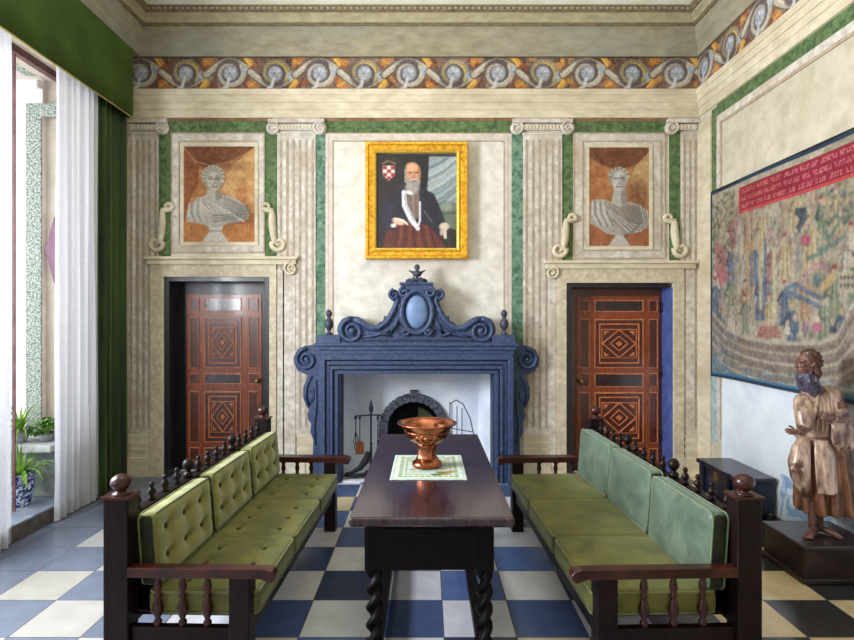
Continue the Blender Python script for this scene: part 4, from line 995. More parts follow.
for w in range(3):
    for i in range(ny): a = w * (ny + 1) + i; fs.append((a, a + 1, a + ny + 2, a + ny + 1))
m.add(vs, fs, True); m.build('face', 'valance_green', vl, solid=.008)
m = MB(); m.box(-3.19, -3.004, 5.59, 5.60, 3.735, 4.425); m.box(-3.19, -3.004, .2, .21, 3.735, 4.425); m.build('return', 'valance_green', vl)
m = MB(); m.box(-3.19, -3.004, .2, 5.60, 4.40, 4.425); m.build('top_board', 'valance_green', vl)
m = MB(); m.tube([(-3.0, .2, 3.732), (-3.0, 5.60, 3.732)], .007, 6); m.build('edge_cord', 'valance_trim', vl)
m = MB(); m.tube([(-3.09, .3, 3.80), (-3.09, 5.58, 3.80)], .014, 8); m.ell((-3.09, 5.585, 3.80), (.02, .014, .02), 8, 6)
m.box(-3.195, -3.085, 5.50, 5.52, 3.79, 3.81); m.box(-3.195, -3.085, .4, .42, 3.79, 3.81); tag(m.build('curtain_rod', 'brass'), 'thin brass curtain rod behind the green valance', 'curtain rod')

# ============================================================ TABLE
TZ = .78
tb = thing('trestle_table', 'long dark wooden table with twisted legs between the two green benches', 'table', (.03, 3.38, 0))
m = MB(); m.box(-.352, .396, 2.47, 4.29, TZ - .045, TZ); m.build('tabletop', 'table_top', tb, bevel=.012, seg=3)
m = MB(); m.box(-.287, .314, 2.555, 4.20, TZ - .075, TZ - .045); ap0 = .50
for y in (2.565, 4.165): m.box(-.282, .309, y, y + .03, ap0, TZ - .045)
for x in (-.282, .279): m.box(x, x + .03, 2.58, 4.18, ap0, TZ - .045)
m.build('apron', 'table_wood', tb, bevel=.005)
m = MB(); m.box(-.215, .242, 2.558, 2.566, .54, .70); m.build('drawer_front', 'table_wood', tb, bevel=.006)
def twist_leg(cx, cy):
    m = MB(); n = 64; seg = 20; vs = []; fs = []; z0, z1 = .13, .50
    for i in range(n + 1):
        z = z0 + (z1 - z0) * i / n
        for k in range(seg):
            a = 2 * PI * k / seg; r = .030 + .0125 * math.cos(2 * (a - 2 * PI * (z - z0) / .17)) 
            vs.append((cx + r * math.cos(a), cy + r * math.sin(a), z))
    for i in range(n):
        for k in range(seg): l = (k + 1) % seg; fs.append((i * seg + k, i * seg + l, (i + 1) * seg + l, (i + 1) * seg + k))
    m.add(vs, fs, True); m.box(cx - .042, cx + .042, cy - .042, cy + .042, .045, .135); m.box(cx - .042, cx + .042, cy - .042, cy + .042, .495, .735)
    m.lathe([(0, 0), (.03, 0), (.038, .02), (.03, .045), (0, .045)], (cx, cy, 0), 14)
    return m
for cx in (-.25, .272):
    for cy in (2.615, 4.14): twist_leg(cx, cy).build('leg', 'table_wood', tb)
m = MB()
for cx in (-.25, .272): m.box(cx - .03, cx + .03, 2.62, 4.14, .055, .115)
m.build('side_stretcher', 'table_wood', tb, bevel=.005)
m = MB(); m.box(-.25, .272, 4.11, 4.17, .055, .115); m.build('end_stretcher', 'table_wood', tb, bevel=.005)
# cloth
c = Canvas(0, 0, 43, 52, 3, (184, 196, 192)); c.noise(8, 3)
for i, (w_, col) in enumerate(((1.2, (150, 176, 160)), (3.2, (214, 204, 166)), (4.4, (130, 160, 150)), (7.5, (200, 190, 150)), (8.2, (120, 150, 146)))): c.rect(w_, w_, 43 - w_, 52 - w_, col); c.rect(w_ + .7, w_ + .7, 43 - w_ - .7, 52 - w_ - .7, (190, 202, 198))
for k in range(40):
    q = random.Random(k); x, y = q.uniform(9, 34), q.uniform(9, 43); col = q.choice([(150, 180, 170), (190, 170, 110), (120, 150, 160)])
    c.ell(x, y, 1.6, 1.6, col, .8, .3); c.ell(43 - x, y, 1.6, 1.6, col, .8, .3)
for k in range(13):
    c.ell(5.9, 5 + k * 3.5, .9, 1.2, (110, 140, 90), .9, .2); c.ell(37.1, 5 + k * 3.5, .9, 1.2, (110, 140, 90), .9, .2)
for k in range(11): c.ell(5 + k * 3.3, 5.9, 1.2, .9, (110, 140, 90), .9, .2); c.ell(5 + k * 3.3, 46.1, 1.2, .9, (110, 140, 90), .9, .2)
for (x, y, s_) in ((33, 38, 1), (30, 42, .8)): c.ell(x, y, 4.6 * s_, 2.2 * s_, (146, 110, 34), .85, .3, -.3); c.ell(x - 4, y + 1, 3, 2, (70, 84, 40), .8, .3)  # gold reflection and dark shade of the bowl painted into the cloth
c.blur(1); c.noise(6, .6)
cl = c.mesh('table_cloth', 'cloth_paint', None, lambda x, y: (.008 + (x - 21.5) / 100, 3.60 - y / 100 * 1.06, TZ + .0045 + .0012 * np.sin(x * .7) * np.sin(y * .5)))
q = cl.modifiers.new('solid', 'SOLIDIFY'); q.thickness = .004; q.offset = -1
tag(cl, 'small pale patterned cloth under the copper bowl on the table', 'cloth')
# copper bowl
bc = (.0, 3.33, TZ + .0062); bw = thing('footed_bowl', 'footed copper bowl standing on the pale cloth on the table', 'bowl', bc)
m = MB(); m.lathe([(0, 0), (.088, 0), (.092, .008), (.088, .026), (.074, .034), (.066, .05), (.062, .052), (0, .052)], bc, 40); m.build('foot', 'copper', bw)
m = MB(); m.lathe([(0, .05), (.062, .052), (.056, .07), (.058, .12), (.062, .132), (.058, .14), (0, .14)], bc, 12, smooth=False); m.build('stem', 'copper', bw)
m = MB(); m.lathe([(0, .138), (.062, .139), (.09, .150), (.118, .172), (.132, .2), (.138, .222), (.150, .238), (.174, .256), (.176, .262), (.168, .262), (.146, .244), (.13, .226), (.115, .19), (.08, .165), (0, .158)], bc, 48); bo = m.build('basin', 'copper', bw)
m = MB(); m.tube([(bc[0] + .176 * math.cos(a), bc[1] + .176 * math.sin(a), bc[2] + .26) for a in [2 * PI * k / 48 for k in range(48)]], .005, 6, closed=True)
m.tube([(bc[0] + .136 * math.cos(a), bc[1] + .136 * math.sin(a), bc[2] + .213) for a in [2 * PI * k / 48 for k in range(48)]], .004, 6, closed=True); m.build('rim', 'copper', bw)
m = MB(); m.tube([(bc[0] + .034 * math.cos(a), bc[1] - .124 - .004 * math.sin(a), bc[2] + .186 + .03 * math.sin(a)) for a in [2 * PI * k / 20 for k in range(20)]], .005, 6, closed=True)
m.ell((bc[0], bc[1] - .122, bc[2] + .186), (.02, .012, .02), 12, 8)
for s in (-1, 1): m.tube([(bc[0] + s * .035, bc[1] - .118, bc[2] + .2), (bc[0] + s * .06, bc[1] - .115, bc[2] + .195), (bc[0] + s * .065, bc[1] - .103, bc[2] + .175), (bc[0] + s * .045, bc[1] - .106, bc[2] + .168)], .006, 6)
m.build('embossed_crest', 'copper_dark', bw)

# ============================================================ BENCHES AND CUSHIONS
def cushion_mesh(W, L, T_, btn, dimple=.022, bulge=.012, nu=44, nv=44, r=.03):
    """pad lying flat: W along x, L along y, T thick along z, buttons on the upper face; returns verts and faces"""
    vs = []; fs = []; idx = {}
    nx, ny, nz = nu, nv, 5
    def push(i, j, k):
        key = (i, j, k)
        if key in idx: return idx[key]
        x = (i / nx - .5) * W; y = (j / ny - .5) * L; z = (k / nz - .5) * T_
        cx = max(-W / 2 + r, min(W / 2 - r, x)); cy = max(-L / 2 + r, min(L / 2 - r, y)); cz = max(-T_ / 2 + r, min(T_ / 2 - r, z))
        d = Vector((x - cx, y - cy, z - cz))
        if d.length > 1e-9: d = d.normalized() * r; x, y, z = cx + d.x, cy + d.y, cz + d.z
        if k == nz:
            u = 2 * x / W; v = 2 * y / L; e = max(0, 1 - u ** 4) * max(0, 1 - v ** 4); z += bulge * e
            for (bx, by) in btn:
                q = ((x - bx) ** 2 + (y - by) ** 2); z -= dimple * math.exp(-q / .0011) + dimple * .45 * math.exp(-q / .006)
            # soft creases between buttons
            for (bx, by) in btn:
                z -= dimple * .22 * math.exp(-((x - bx) ** 2) / .0004) * math.exp(-((y - by) ** 2) / .02)
        idx[key] = len(vs); vs.append((x, y, z)); return idx[key]
    for i in range(nx):
        for j in range(ny):
            for k in (0, nz):
                q = [push(i, j, k), push(i + 1, j, k), push(i + 1, j + 1, k), push(i, j + 1, k)]; fs.append(tuple(q if k else q[::-1]))
    for k in range(nz):
        for i in range(nx):
            for j in (0, ny): q = [push(i, j, k), push(i + 1, j, k), push(i + 1, j, k + 1), push(i, j, k + 1)]; fs.append(tuple(q))
        for j in range(ny):
            for i in (0, nx): q = [push(i, j, k), push(i, j + 1, k), push(i, j + 1, k + 1), push(i, j, k + 1)]; fs.append(tuple(q))
    return vs, fs
def cushion(name, label, M, W, L, T_, btn, mt, piping, dimple, group, pm, bulge=.012):
    loc = M.to_translation(); t = thing(name, label, 'cushion', loc, group)
    vs, fs = cushion_mesh(W, L, T_, btn, dimple, bulge)
    m = MB(); m.add(vs, fs, True, M); po_ = m.build('pad', mt, t)
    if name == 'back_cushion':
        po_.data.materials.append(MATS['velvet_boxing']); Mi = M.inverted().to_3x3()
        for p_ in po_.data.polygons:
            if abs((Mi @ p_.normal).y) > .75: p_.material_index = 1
    for (bx, by) in btn:
        m = MB(); vv = Matrix.Translation((bx, by, T_ / 2 + bulge - dimple * 1.45)); m.lathe([(0, -.004), (.013, -.002), (.012, .004), (.006, .008), (0, .009)], (0, 0, 0), 12, M @ vv); m.build('button', 'velvet_button', t)
    if piping:
        for zz_ in (T_ / 2 - .008, -T_ / 2 + .008):
            m = MB(); pts = []; r = .03; a_, b_ = W / 2 - .004, L / 2 - .004
            for (sx, sy, st) in ((1, 1, 0), (-1, 1, PI / 2), (-1, -1, PI), (1, -1, 3 * PI / 2)):
                for k in range(6): an = st + PI / 2 * k / 5; pts.append(M @ Vector((sx * (a_ - r) + r * math.cos(an), sy * (b_ - r) + r * math.sin(an), zz_)))
            m.tube(pts, .0045, 6, closed=True); m.build('piping', pm, t)
    return t

def bench(label, X0, Y0, s, ang, D=0.):
    """s = +1 faces +X. local: t from back post centre towards the seat front, y along the bench from near post centre"""
    L = 1.94; t = thing('wooden_bench', label, 'bench', (0, 0, 0))
    R = Matrix.Translation((X0, Y0, 0)) @ Matrix.Rotation(ang, 4, 'Z'); t.matrix_world = R
    W_ = 'dark_wood'
    def bx(m, t0, t1, y0, y1, z0, z1): a, b = sorted((s * t0, s * t1)); m.box(a, b, y0, y1, z0, z1)
    for yc in (0, L):
        m = MB(); bx(m, -.055, .055, yc - .045, yc + .045, 0, .885); p = m.build('back_post', W_, t, bevel=.006)
        m = MB(); bx(m, -.064, .064, yc - .052, yc + .052, .885, .895)
        m.lathe([(0, .895), (.04, .895), (.032, .904), (.018, .908), (.022, .914), (.03, .92), (.04, .932), (.045, .948), (.04, .966), (.026, .978), (.012, .984), (0, .985)], (0, yc, 0), 24); m.build('finial', 'dark_wood_red', p)
        m = MB(); bx(m, .50 + D, .59 + D, yc - .045, yc + .045, 0, .545); m.build('front_leg', W_, t, bevel=.005)
        m = MB(); prof = [(.055, .548), (.055, .588), (.66 + D, .588), (.69 + D, .58), (.705 + D, .563), (.70 + D, .543), (.685 + D, .53), (.665 + D, .535), (.64 + D, .545), (.055, .545)]
        m.prism([(s * a, z) for a, z in prof], yc - .05, yc + .004 if yc == 0 else yc + .045); m.build('armrest', 'dark_wood_red', t, bevel=.006)
        m = MB(); bx(m, .055, .50 + D, yc - .02, yc + .02, .25, .315); m.build('end_rail', W_, t, bevel=.004)
        for k in range(3):
            tc = .055 + (.445 + D) * (k + 1) / 4; m = MB()
            m.lathe([(0, .315), (.018, .315), (.018, .335), (.010, .345), (.021, .37), (.024, .395), (.013, .43), (.010, .44), (.018, .448), (.010, .456), (.019, .485), (.015, .512), (.011, .52), (.018, .53), (.018, .547), (0, .547)], (s * tc, yc, 0), 12)
            m.build('arm_spindle', 'dark_wood_red', t)
    m = MB(); bx(m, .53 + D, .57 + D, .045, L - .045, .25, .345); m.build('front_rail', W_, t, bevel=.005)
    m = MB(); bx(m, -.02, .02, .055, L - .055, .28, .345); bx(m, -.02, .57 + D, .045, L - .045, .335, .352); m.build('seat_board', W_, t, bevel=.003)
    m = MB(); bx(m, -.012, .012, .055, L - .055, .352, .74); m.build('back_panel', W_, t)
    m = MB(); bx(m, -.026, .026, .055, L - .055, .74, .785); m.build('top_rail', W_, t, bevel=.006)
    # row of little turned finials with two larger ones between
    n = 14; pos = [L * (i + 1) / (n + 1) for i in range(n)]
    for i, y in enumerate(pos):
        big = i in (4, 9); m = MB()
        if big: m.lathe([(0, .785), (.026, .785), (.026, .81), (.016, .815), (.014, .825), (.026, .838), (.032, .856), (.026, .876), (.012, .888), (0, .892)], (0, y, 0), 14)
        else: m.lathe([(0, .785), (.015, .785), (.017, .797), (.010, .806), (.019, .818), (.02, .83), (.011, .844), (.008, .85), (.013, .857), (.013, .866), (.006, .874), (0, .876)], (0, y, 0), 12)
        m.build('rail_finial', W_, t)
    return t, R
B1, R1 = bench('dark wooden bench on the left with tufted olive cushions', -1.362, 2.445, 1, math.radians(-1.5))
B2, R2 = bench('dark wooden bench on the right with smooth blue-green back cushions', 1.412, 2.445, -1, math.radians(2.0), .085)
def place_cushions(R, s, left):
    nm = ['nearest', 'middle', 'farthest']; side = 'left' if left else 'right'
    L = .626; W = .50 if left else .575; T_ = .108
    for k in range(3):
        yc = .012 + L / 2 + k * .632
        q = random.Random(k + (0 if left else 10))
        M = R @ Matrix.Translation((s * (.11 + W / 2), yc, .353 + T_ / 2)) @ Matrix.Rotation(q.uniform(-.008, .008), 4, 'Z')
        btn = [(a, b) for a in (-.12, .12) for b in (-.18, 0.0, .18)]
        if left: lb = 'olive tufted seat cushion, %s to the viewer on the left bench' % nm[k]
        else: lb = 'olive velvet seat cushion, %s to the viewer on the right bench' % nm[k]
        if k == 1: lb = ('olive tufted' if left else 'olive velvet') + ' seat cushion in the middle of the %s bench' % side
        if k == 2: lb = ('olive tufted' if left else 'olive velvet') + ' seat cushion at the fireplace end of the %s bench' % side
        cushion('seat_cushion', lb, M, W, L, T_, btn if left else [], 'velvet_seat', True, .014 if left else .008, 'seat cushions', 'velvet_piping_olive', .006)
        # back cushion: pad stands on edge, its face turned to the seat
        H = .325 if left else .35; TB = .085
        t0 = .05 + TB / 2
        hz = .47 + H / 2 if left else .465 + H / 2 - (.012 if k == 0 else 0)
        lean = math.radians(4 + k * .4) * s
        M = R @ Matrix.Translation((s * (t0 + .012), yc, hz)) @ Matrix.Rotation(s * PI / 2 - lean * 1.0, 4, 'Y')
        # local: x -> vertical, y -> along bench, z -> towards the seat
        bt = [(a, b) for a in (-.07, .06) for b in (-.18, 0, .18)]
        lb = ('tufted olive back cushion ' if left else 'smooth blue-green back cushion ') + ['nearest the viewer', 'in the middle', 'at the fireplace end'][k] + ' of the %s bench' % side
        cushion('back_cushion', lb, M, H, L - (.026 if left else .004), TB, bt if left else [], 'velvet_olive' if left else 'velvet_cool', True, .02, 'back cushions', 'velvet_piping_olive' if left else 'velvet_piping', .016 if left else .010)
place_cushions(R1, 1, True); place_cushions(R2, -1, False)

# ============================================================ CHEST
ct = thing('wooden_chest', 'low black wooden chest against the right wall behind the bench', 'chest', (2.70, 4.84, 0))
cx0, cx1, cy0, cy1 = 2.545, 2.865, 4.50, 5.17
m = MB(); m.box(cx0 + .01, cx1 - .01, cy0 + .01, cy1 - .01, .08, .33); m.build('body', 'chest', ct, bevel=.006)
m = MB(); m.box(cx0 - .01, cx1, cy0 - .01, cy1 + .01, .33, .372); m.build('lid', 'chest', ct, bevel=.012, seg=3)
m = MB()
for y in (cy0 + .12, cy1 - .12): m.box(cx0 - .014, cx0 + .012, y - .018, y + .018, .10, .375)
m.box(cx0 + .0, cx0 + .012, cy0 + .03, cy1 - .03, .10, .12); m.build('iron_strap', 'iron', ct, bevel=.002)
m = MB(); m.box(cx0 - .004, cx0 + .012, 4.80, 4.87, .25, .34); m.build('lock_plate', 'brass', ct, bevel=.003)
for x in (cx0 + .03, cx1 - .03):
    for y in (cy0 + .03, cy1 - .03):
        m = MB(); m.lathe([(0, 0), (.018, 0), (.028, .02), (.022, .05), (.03, .08), (0, .08)], (x, y, 0), 12); m.build('foot', 'chest', ct)

# ============================================================ TAPESTRY
TX = RIGHT - .03
def TP(x, y):                      # photo point on the tapestry plane -> (s along the wall, height)
    Y = TX * FPX / (x - CX0); return (5.53 - Y, EYE - (y - CY0) * Y / FPX)
S1 = 3.55; ZTOP, ZBOT = 2.95, 1.106
c = Canvas(0, -ZTOP, S1, -ZBOT, 150, (172, 158, 136)); c.noise(20, .3); c.noise(18, .08)
def tp(l): return [(TP(x, y)[0], -TP(x, y)[1]) for x, y in l]
q = random.Random(11)
pal = [(196, 176, 150), (150, 132, 112), (118, 122, 118), (164, 110, 96), (182, 150, 110), (90, 106, 120), (132, 120, 128), (206, 190, 164), (120, 128, 96), (158, 92, 98), (84, 96, 84), (176, 140, 134)]
for k in range(1500):               # busy woven ground
    s = q.uniform(0, S1); z = q.uniform(-2.72, -1.35); l = q.uniform(.03, .13); a = q.choice([PI / 2, PI / 2 + .2, PI / 2 - .2, PI / 2 + .1])
    c.stroke([(s, z), (s + l * math.cos(a) * .6, z + l * math.sin(a) * .6), (s + l * math.cos(a + .3), z + l * math.sin(a + .3))], [q.uniform(.006, .03), q.uniform(.006, .03), .004], q.choice(pal), .55)
def figure(s, z, h, robe, robe2, lean=0.):
    w = h * .2
    c.poly([(s - w * .5, z - h * .76), (s + w * .5, z - h * .76), (s + w * .95, z), (s - w * .9, z)], robe); 
    for k in range(5): xo = (k - 2) * w * .3; c.stroke([(s + xo * .6, z - h * .72), (s + xo * 1.1, z - h * .3), (s + xo * 1.5, z)], .008, robe2 if k % 2 else tuple(min(255, v + 40) for v in robe), .8)
    c.stroke([(s - w * .4, z - h * .7), (s - w * 1.0 + lean, z - h * .5), (s - w * .2 + lean, z - h * .45)], [w * .35, w * .3, w * .2], robe2); c.stroke([(s + w * .4, z - h * .7), (s + w * 1.1 + lean, z - h * .55), (s + w * 1.3 + lean, z - h * .72)], [w * .35, w * .3, w * .2], robe)
    c.ell(s + lean * .3, z - h * .88, h * .055, h * .075, (206, 170, 142), 1, .15); c.ell(s + lean * .3, z - h * .94, h * .07, h * .04, q.choice([(104, 70, 50), (150, 60, 60), (70, 84, 110), (180, 150, 90)]), 1, .2)
    c.ell(s + w * 1.3 + lean, z - h * .74, .012, .012, (206, 170, 142), 1, .2)
cols = [((150, 100, 94), (104, 62, 66)), ((118, 130, 146), (62, 76, 104)), ((192, 170, 128), (138, 110, 76)), ((168, 84, 92), (112, 44, 56)), ((126, 136, 110), (76, 88, 66)), ((202, 188, 166), (150, 136, 118)), ((92, 106, 132), (48, 60, 88)), ((178, 138, 104), (124, 88, 60))]
for row, (zb, h, n) in enumerate(((-2.30, .36, 13), (-1.98, .42, 13), (-1.66, .42, 14), (-1.50, .36, 13))):
    for k in range(n): a, b = cols[q.randrange(8)]; figure(.12 + (k + q.uniform(-.3, .3)) * S1 / n, zb + q.uniform(-.06, .06), h * q.uniform(.85, 1.1), a, b, q.uniform(-.03, .03))
# pale poles and columns
for (x, y0, y1, col, w) in ((761, 254, 308, (196, 186, 144), .045), (775, 250, 345, (200, 192, 156), .05), (766, 240, 300, (84, 94, 120), .04), (748, 200, 300, (176, 146, 112), .05), (752, 205, 290, (150, 110, 84), .03)):
    c.stroke(tp([(x, y0), (x + 1, y1)]), w, col, .9)
c.poly(tp([(716, 243), (725, 246), (727, 280), (720, 288), (716, 270)]), (176, 84, 96), .9)
c.poly(tp([(796, 208), (806, 207), (809, 216), (804, 222), (800, 232), (796, 228), (800, 218), (795, 214)]), (38, 58, 74), .95)
c.poly(tp([(801, 236), (810, 235), (810, 244), (802, 244)]), (186, 66, 102), .95)
c.stroke(tp([(803, 285), (806, 272), (813, 265), (821, 264), (829, 272)]), .03, (186, 130, 140), .9)
c.poly(tp([(814, 288), (832, 272), (838, 276), (826, 290)]), (196, 160, 104), .95)
c.ell(*tp([(817, 280)])[0], .05, .05, (70, 104, 112), .9, .3)
for pts in ([(822, 222), (828, 238), (838, 224)], [(819, 250), (830, 246), (845, 236)], [(835, 214), (845, 222), (852, 214)], [(808, 258), (822, 252), (832, 244)]): c.stroke(tp(pts), .035, (84, 116, 106), .85)
for pts in ([(786, 288), (796, 284), (808, 292), (820, 298)], [(790, 292), (806, 300), (819, 306)]): c.stroke(tp(pts), .04, (70, 92, 130), .8)
c.poly(tp([(838, 272), (854, 270), (854, 292), (838, 294)]), (196, 184, 158), .9)
for k in range(8): c.ell(*tp([(841 + (k % 4) * 4, 277 + (k // 4) * 8)])[0], .014, .014, (70, 64, 58), .9, .2)
# figures in the boat
for (x, y, w, h, col) in ((770, 332, 26, 12, (172, 104, 98)), (795, 326, 8, 12, (70, 98, 124)), (805, 326, 7, 10, (160, 110, 140)), (817, 326, 11, 9, (196, 92, 134)), (832, 328, 8, 9, (44, 66, 82)), (788, 330, 6, 9, (214, 206, 190))):
    c.poly(tp([(x - w / 2, y + h / 2), (x - w / 3, y - h / 2), (x + w / 3, y - h / 2), (x + w / 2, y + h / 2)]), col, .9)
    c.ell(*tp([(x, y - h * .75)])[0], .022, .03, (210, 176, 150), .95, .2)
# hull of the boat
top = [(711, 311), (718, 322), (730, 333), (745, 338), (760, 341), (780, 343), (800, 343), (820, 342), (834, 338), (845, 326), (853, 306)]
bot = [(711, 352), (720, 362), (735, 372), (755, 379), (780, 384), (805, 388), (830, 390), (853, 388)]
c.poly(tp(top + bot[::-1]), (158, 144, 126))
c.poly([(TP(853, 306)[0], -TP(853, 306)[1]), (2.6, -2.2), (3.0, -2.35), (3.2, -1.6), (2.4, -1.22), (TP(853, 388)[0], -TP(853, 388)[1])], (152, 136, 118))
for k in range(9):
    u = k / 8; pts = []
    for i in range(8):
        xa_, ya_ = [(711, 311), (725, 330), (745, 338), (770, 342.5), (795, 343.5), (820, 342.5), (838, 336), (853, 306)][i]; xb_, yb_ = [(711, 352), (725, 366), (745, 376), (770, 383), (795, 387), (820, 390), (838, 391), (853, 390)][i]
        pts.append((xa_ * (1 - u) + xb_ * u, ya_ * (1 - u) + yb_ * u))
    l = tp(pts); l += [(l[-1][0] + .5, l[-1][1] - .3 + .5 * u * .4), (l[-1][0] + .9, l[-1][1] - .55 + .5 * u)]
    c.stroke(l, .022 if k else .04, [(196, 184, 162), (118, 92, 88), (176, 156, 136), (134, 104, 104)][k % 4], .85); c.stroke([(a, b + .02) for a, b in l], .008, (86, 74, 78), .8)
# water
wat = tp([(713, 352), (722, 364), (735, 373), (755, 380), (780, 385), (805, 389), (830, 391), (853, 391)])
c.poly(wat + [(2.2, -1.2), (S1, -1.3), (S1, -ZBOT), (0, -ZBOT)], (104, 134, 150), .9)
for k in range(260): s = q.uniform(0, S1); z = q.uniform(-1.42 if s < .5 else -1.24, -1.12); c.stroke([(s, z), (s + .04, z - .015), (s + .09, z)], .009, q.choice([(176, 196, 200), (60, 96, 128), (140, 160, 150), (86, 116, 134)]), .8)
for k in range(60): s = q.uniform(.03, .45); z = q.uniform(-1.6, -1.2); c.stroke([(s, z), (s + q.uniform(-.03, .03), z + q.uniform(.04, .1))], .012, q.choice([(80, 120, 150), (150, 160, 150), (110, 104, 130), (70, 104, 116)]), .7)
# foliage top left and along the top
for k in range(90): s = q.uniform(.02, .42); z = q.uniform(-2.88, -2.2); c.ell(s, z, .035, .014, q.choice([(96, 96, 60), (126, 118, 76), (70, 76, 58), (150, 134, 96)]), .85, .3, q.uniform(0, 3))
for k in range(140): s = q.uniform(1.3, S1); z = q.uniform(-2.66, -2.35); c.ell(s, z, .035, .014, q.choice([(76, 96, 76), (110, 120, 90), (60, 76, 78), (176, 130, 70)]), .7, .3, q.uniform(0, 3))
c.blur(1); keep = c.c.copy(); c.c = c.c * .78 + np.array((150, 138, 122)) * .22; c.noise(16, .02); c.noise(10, .06)
for k in range(1100):
    s = q.uniform(0, S1); z = q.uniform(-2.75, -1.62); c.stroke([(s, z), (s + q.uniform(-.02, .02), z + q.uniform(.02, .07))], q.uniform(.004, .012), q.choice(pal), .5)
c.blur(1)
# red banner with rows of lettering too worn to read, set as short gothic strokes
bl = TP(738.6, 200)[0]
c.rect(bl, -2.875, S1 - .35, -2.635, (152, 24, 50)); c.rect(bl, -2.662, S1 - .35, -2.635, (198, 72, 70)); c.rect(bl, -2.875, bl + .02, -2.635, (206, 92, 84))
for row in range(3):
    z = -2.845 + row * .068; s = bl + .05; end = S1 - .4 - row * .12
    while s < end:
        for k in range(q.randint(3, 8)):
            h = .03; col = (214, 140, 110) if s < 1.1 else (216, 142, 140); k_ = q.randint(0, 5); w = .016
            if k_ in (0, 1, 3): c.stroke([(s, z), (s, z + h)], .006, col)
            if k_ in (1, 2): c.stroke([(s + w, z), (s + w, z + h)], .006, col); 
            if k_ in (0, 3, 4): c.stroke([(s, z), (s + w, z + .004)], .006, col)
            if k_ in (2, 3, 5): c.stroke([(s, z + h), (s + w, z + h - .004)], .006, col)
            if k_ in (4, 5): c.stroke([(s, z), (s + w, z + h)], .006, col)
            if k_ == 1: c.stroke([(s, z), (s + w, z + h)], .005, col)
            s += .027
        s += .028
c.noise(10, .014); c.noise(8, .1)
b = .028
for r_ in ((0, -ZTOP, S1, -ZTOP + b), (0, -ZBOT - b, S1, -ZBOT), (0, -ZTOP, b, -ZBOT), (S1 - b, -ZTOP, S1, -ZBOT)): c.rect(*r_, (26, 58, 84))
c.rect(b, -ZBOT - b * 1.7, S1 - b, -ZBOT - b, (52, 118, 160), .8)
tap = thing('tapestry', 'woven wall tapestry of a crowded ship with a red inscription banner', 'tapestry', (TX, 3.8, ZBOT))
def tapfn(x, y): 
    return (TX + .006 * np.sin(x * 5.2) * (1 + .4 * np.sin(y * 3)), 5.53 - x, -y + .004 * np.sin(x * 3))
c.tone(.86, .95); tc_ = c.mesh('woven_panel', 'weave', tap, tapfn); q_ = tc_.modifiers.new('solid', 'SOLIDIFY'); q_.thickness = .006; q_.offset = 0
m = MB(); m.box(TX - .0, RIGHT, 5.53 - S1, 5.53, ZTOP - .01, ZTOP + .012); m.build('hanging_bar', 'soot', tap)
# ============================================================ PEDESTAL AND STATUE
pd = thing('statue_plinth', 'dark low wooden plinth under the carved statue by the right wall', 'plinth', (2.62, 3.68, 0))
m = MB(); m.box(2.39, 2.86, 3.48, 3.90, 0, .20); m.build('body', 'plinth_wood', pd, bevel=.008)
m = MB(); m.box(2.375, 2.87, 3.46, 3.92, .20, .24); m.build('top_moulding', 'plinth_wood', pd, bevel=.012, seg=3)
m = MB(); m.box(2.37, 2.87, 3.455, 3.92, 0, .035); m.build('bottom_moulding', 'plinth_wood', pd, bevel=.008)

YS = 3.70; PB = .24
def S(x, y, d=0.): v = P(x, y, YS); return Vector((v.x, YS + d, v.z))
st = thing('carved_statue', 'carved wooden statue of a bearded robed figure reaching out one hand', 'statue', (S(818, 530).x, YS, PB))
VX = 5 / 1000.
def loft(m, rings, seg=40, folds=0, amp=0., phase=0., ftop=1.):
    """rings: (x_left, x_right, y_photo, depth half, depth centre)"""
    vs = []; fs = []
    for i, (a, b, y, dh, dc) in enumerate(rings):
        A = S(a, y); B = S(b, y); c = (A + B) / 2; rx = (B.x - A.x) / 2; u = i / (len(rings) - 1)
        for k in range(seg):
            t = 2 * PI * k / seg
            w = 1 + amp * (1 - u * ftop if ftop > 0 else 1) * (math.sin(folds * t + phase + .4 * u) + .45 * math.sin((folds * 1.7 // 1) * t + 1 + u))
            vs.append((c.x + rx * math.cos(t) * w, YS + dc + dh * math.sin(t) * w, c.z))
    n = len(rings)
    for i in range(n - 1):
        for k in range(seg): l = (k + 1) % seg; fs.append((i * seg + k, i * seg + l, (i + 1) * seg + l, (i + 1) * seg + k))
    fs.append(tuple(range(seg))[::-1]); fs.append(tuple((n - 1) * seg + k for k in range(seg)))
    m.add(vs, fs, True)
# skirt of the robe, bottom to top
m = MB(); loft(m, [(803, 849, 512, .135, .02), (802, 848.5, 505, .135, .02), (801, 847, 490, .128, .015), (800, 845, 472, .122, .01), (799, 843, 455, .112, .005), (799, 840, 443, .10, 0), (801, 838, 436, .088, 0)], 88, 11, .17, .3, .6)
m.build('skirt', 'robe_brown', st, remesh=.006, smooth_it=3)
# front panel, gilded
m = MB(); loft(m, [(806, 822, 488, .03, -.125), (805, 822, 470, .032, -.118), (805, 821, 450, .032, -.108), (807, 820, 437, .03, -.085)], 32, 4, .2, 1., 0)
m.build('apron_panel', 'robe_gilt', st, remesh=.005, smooth_it=3)
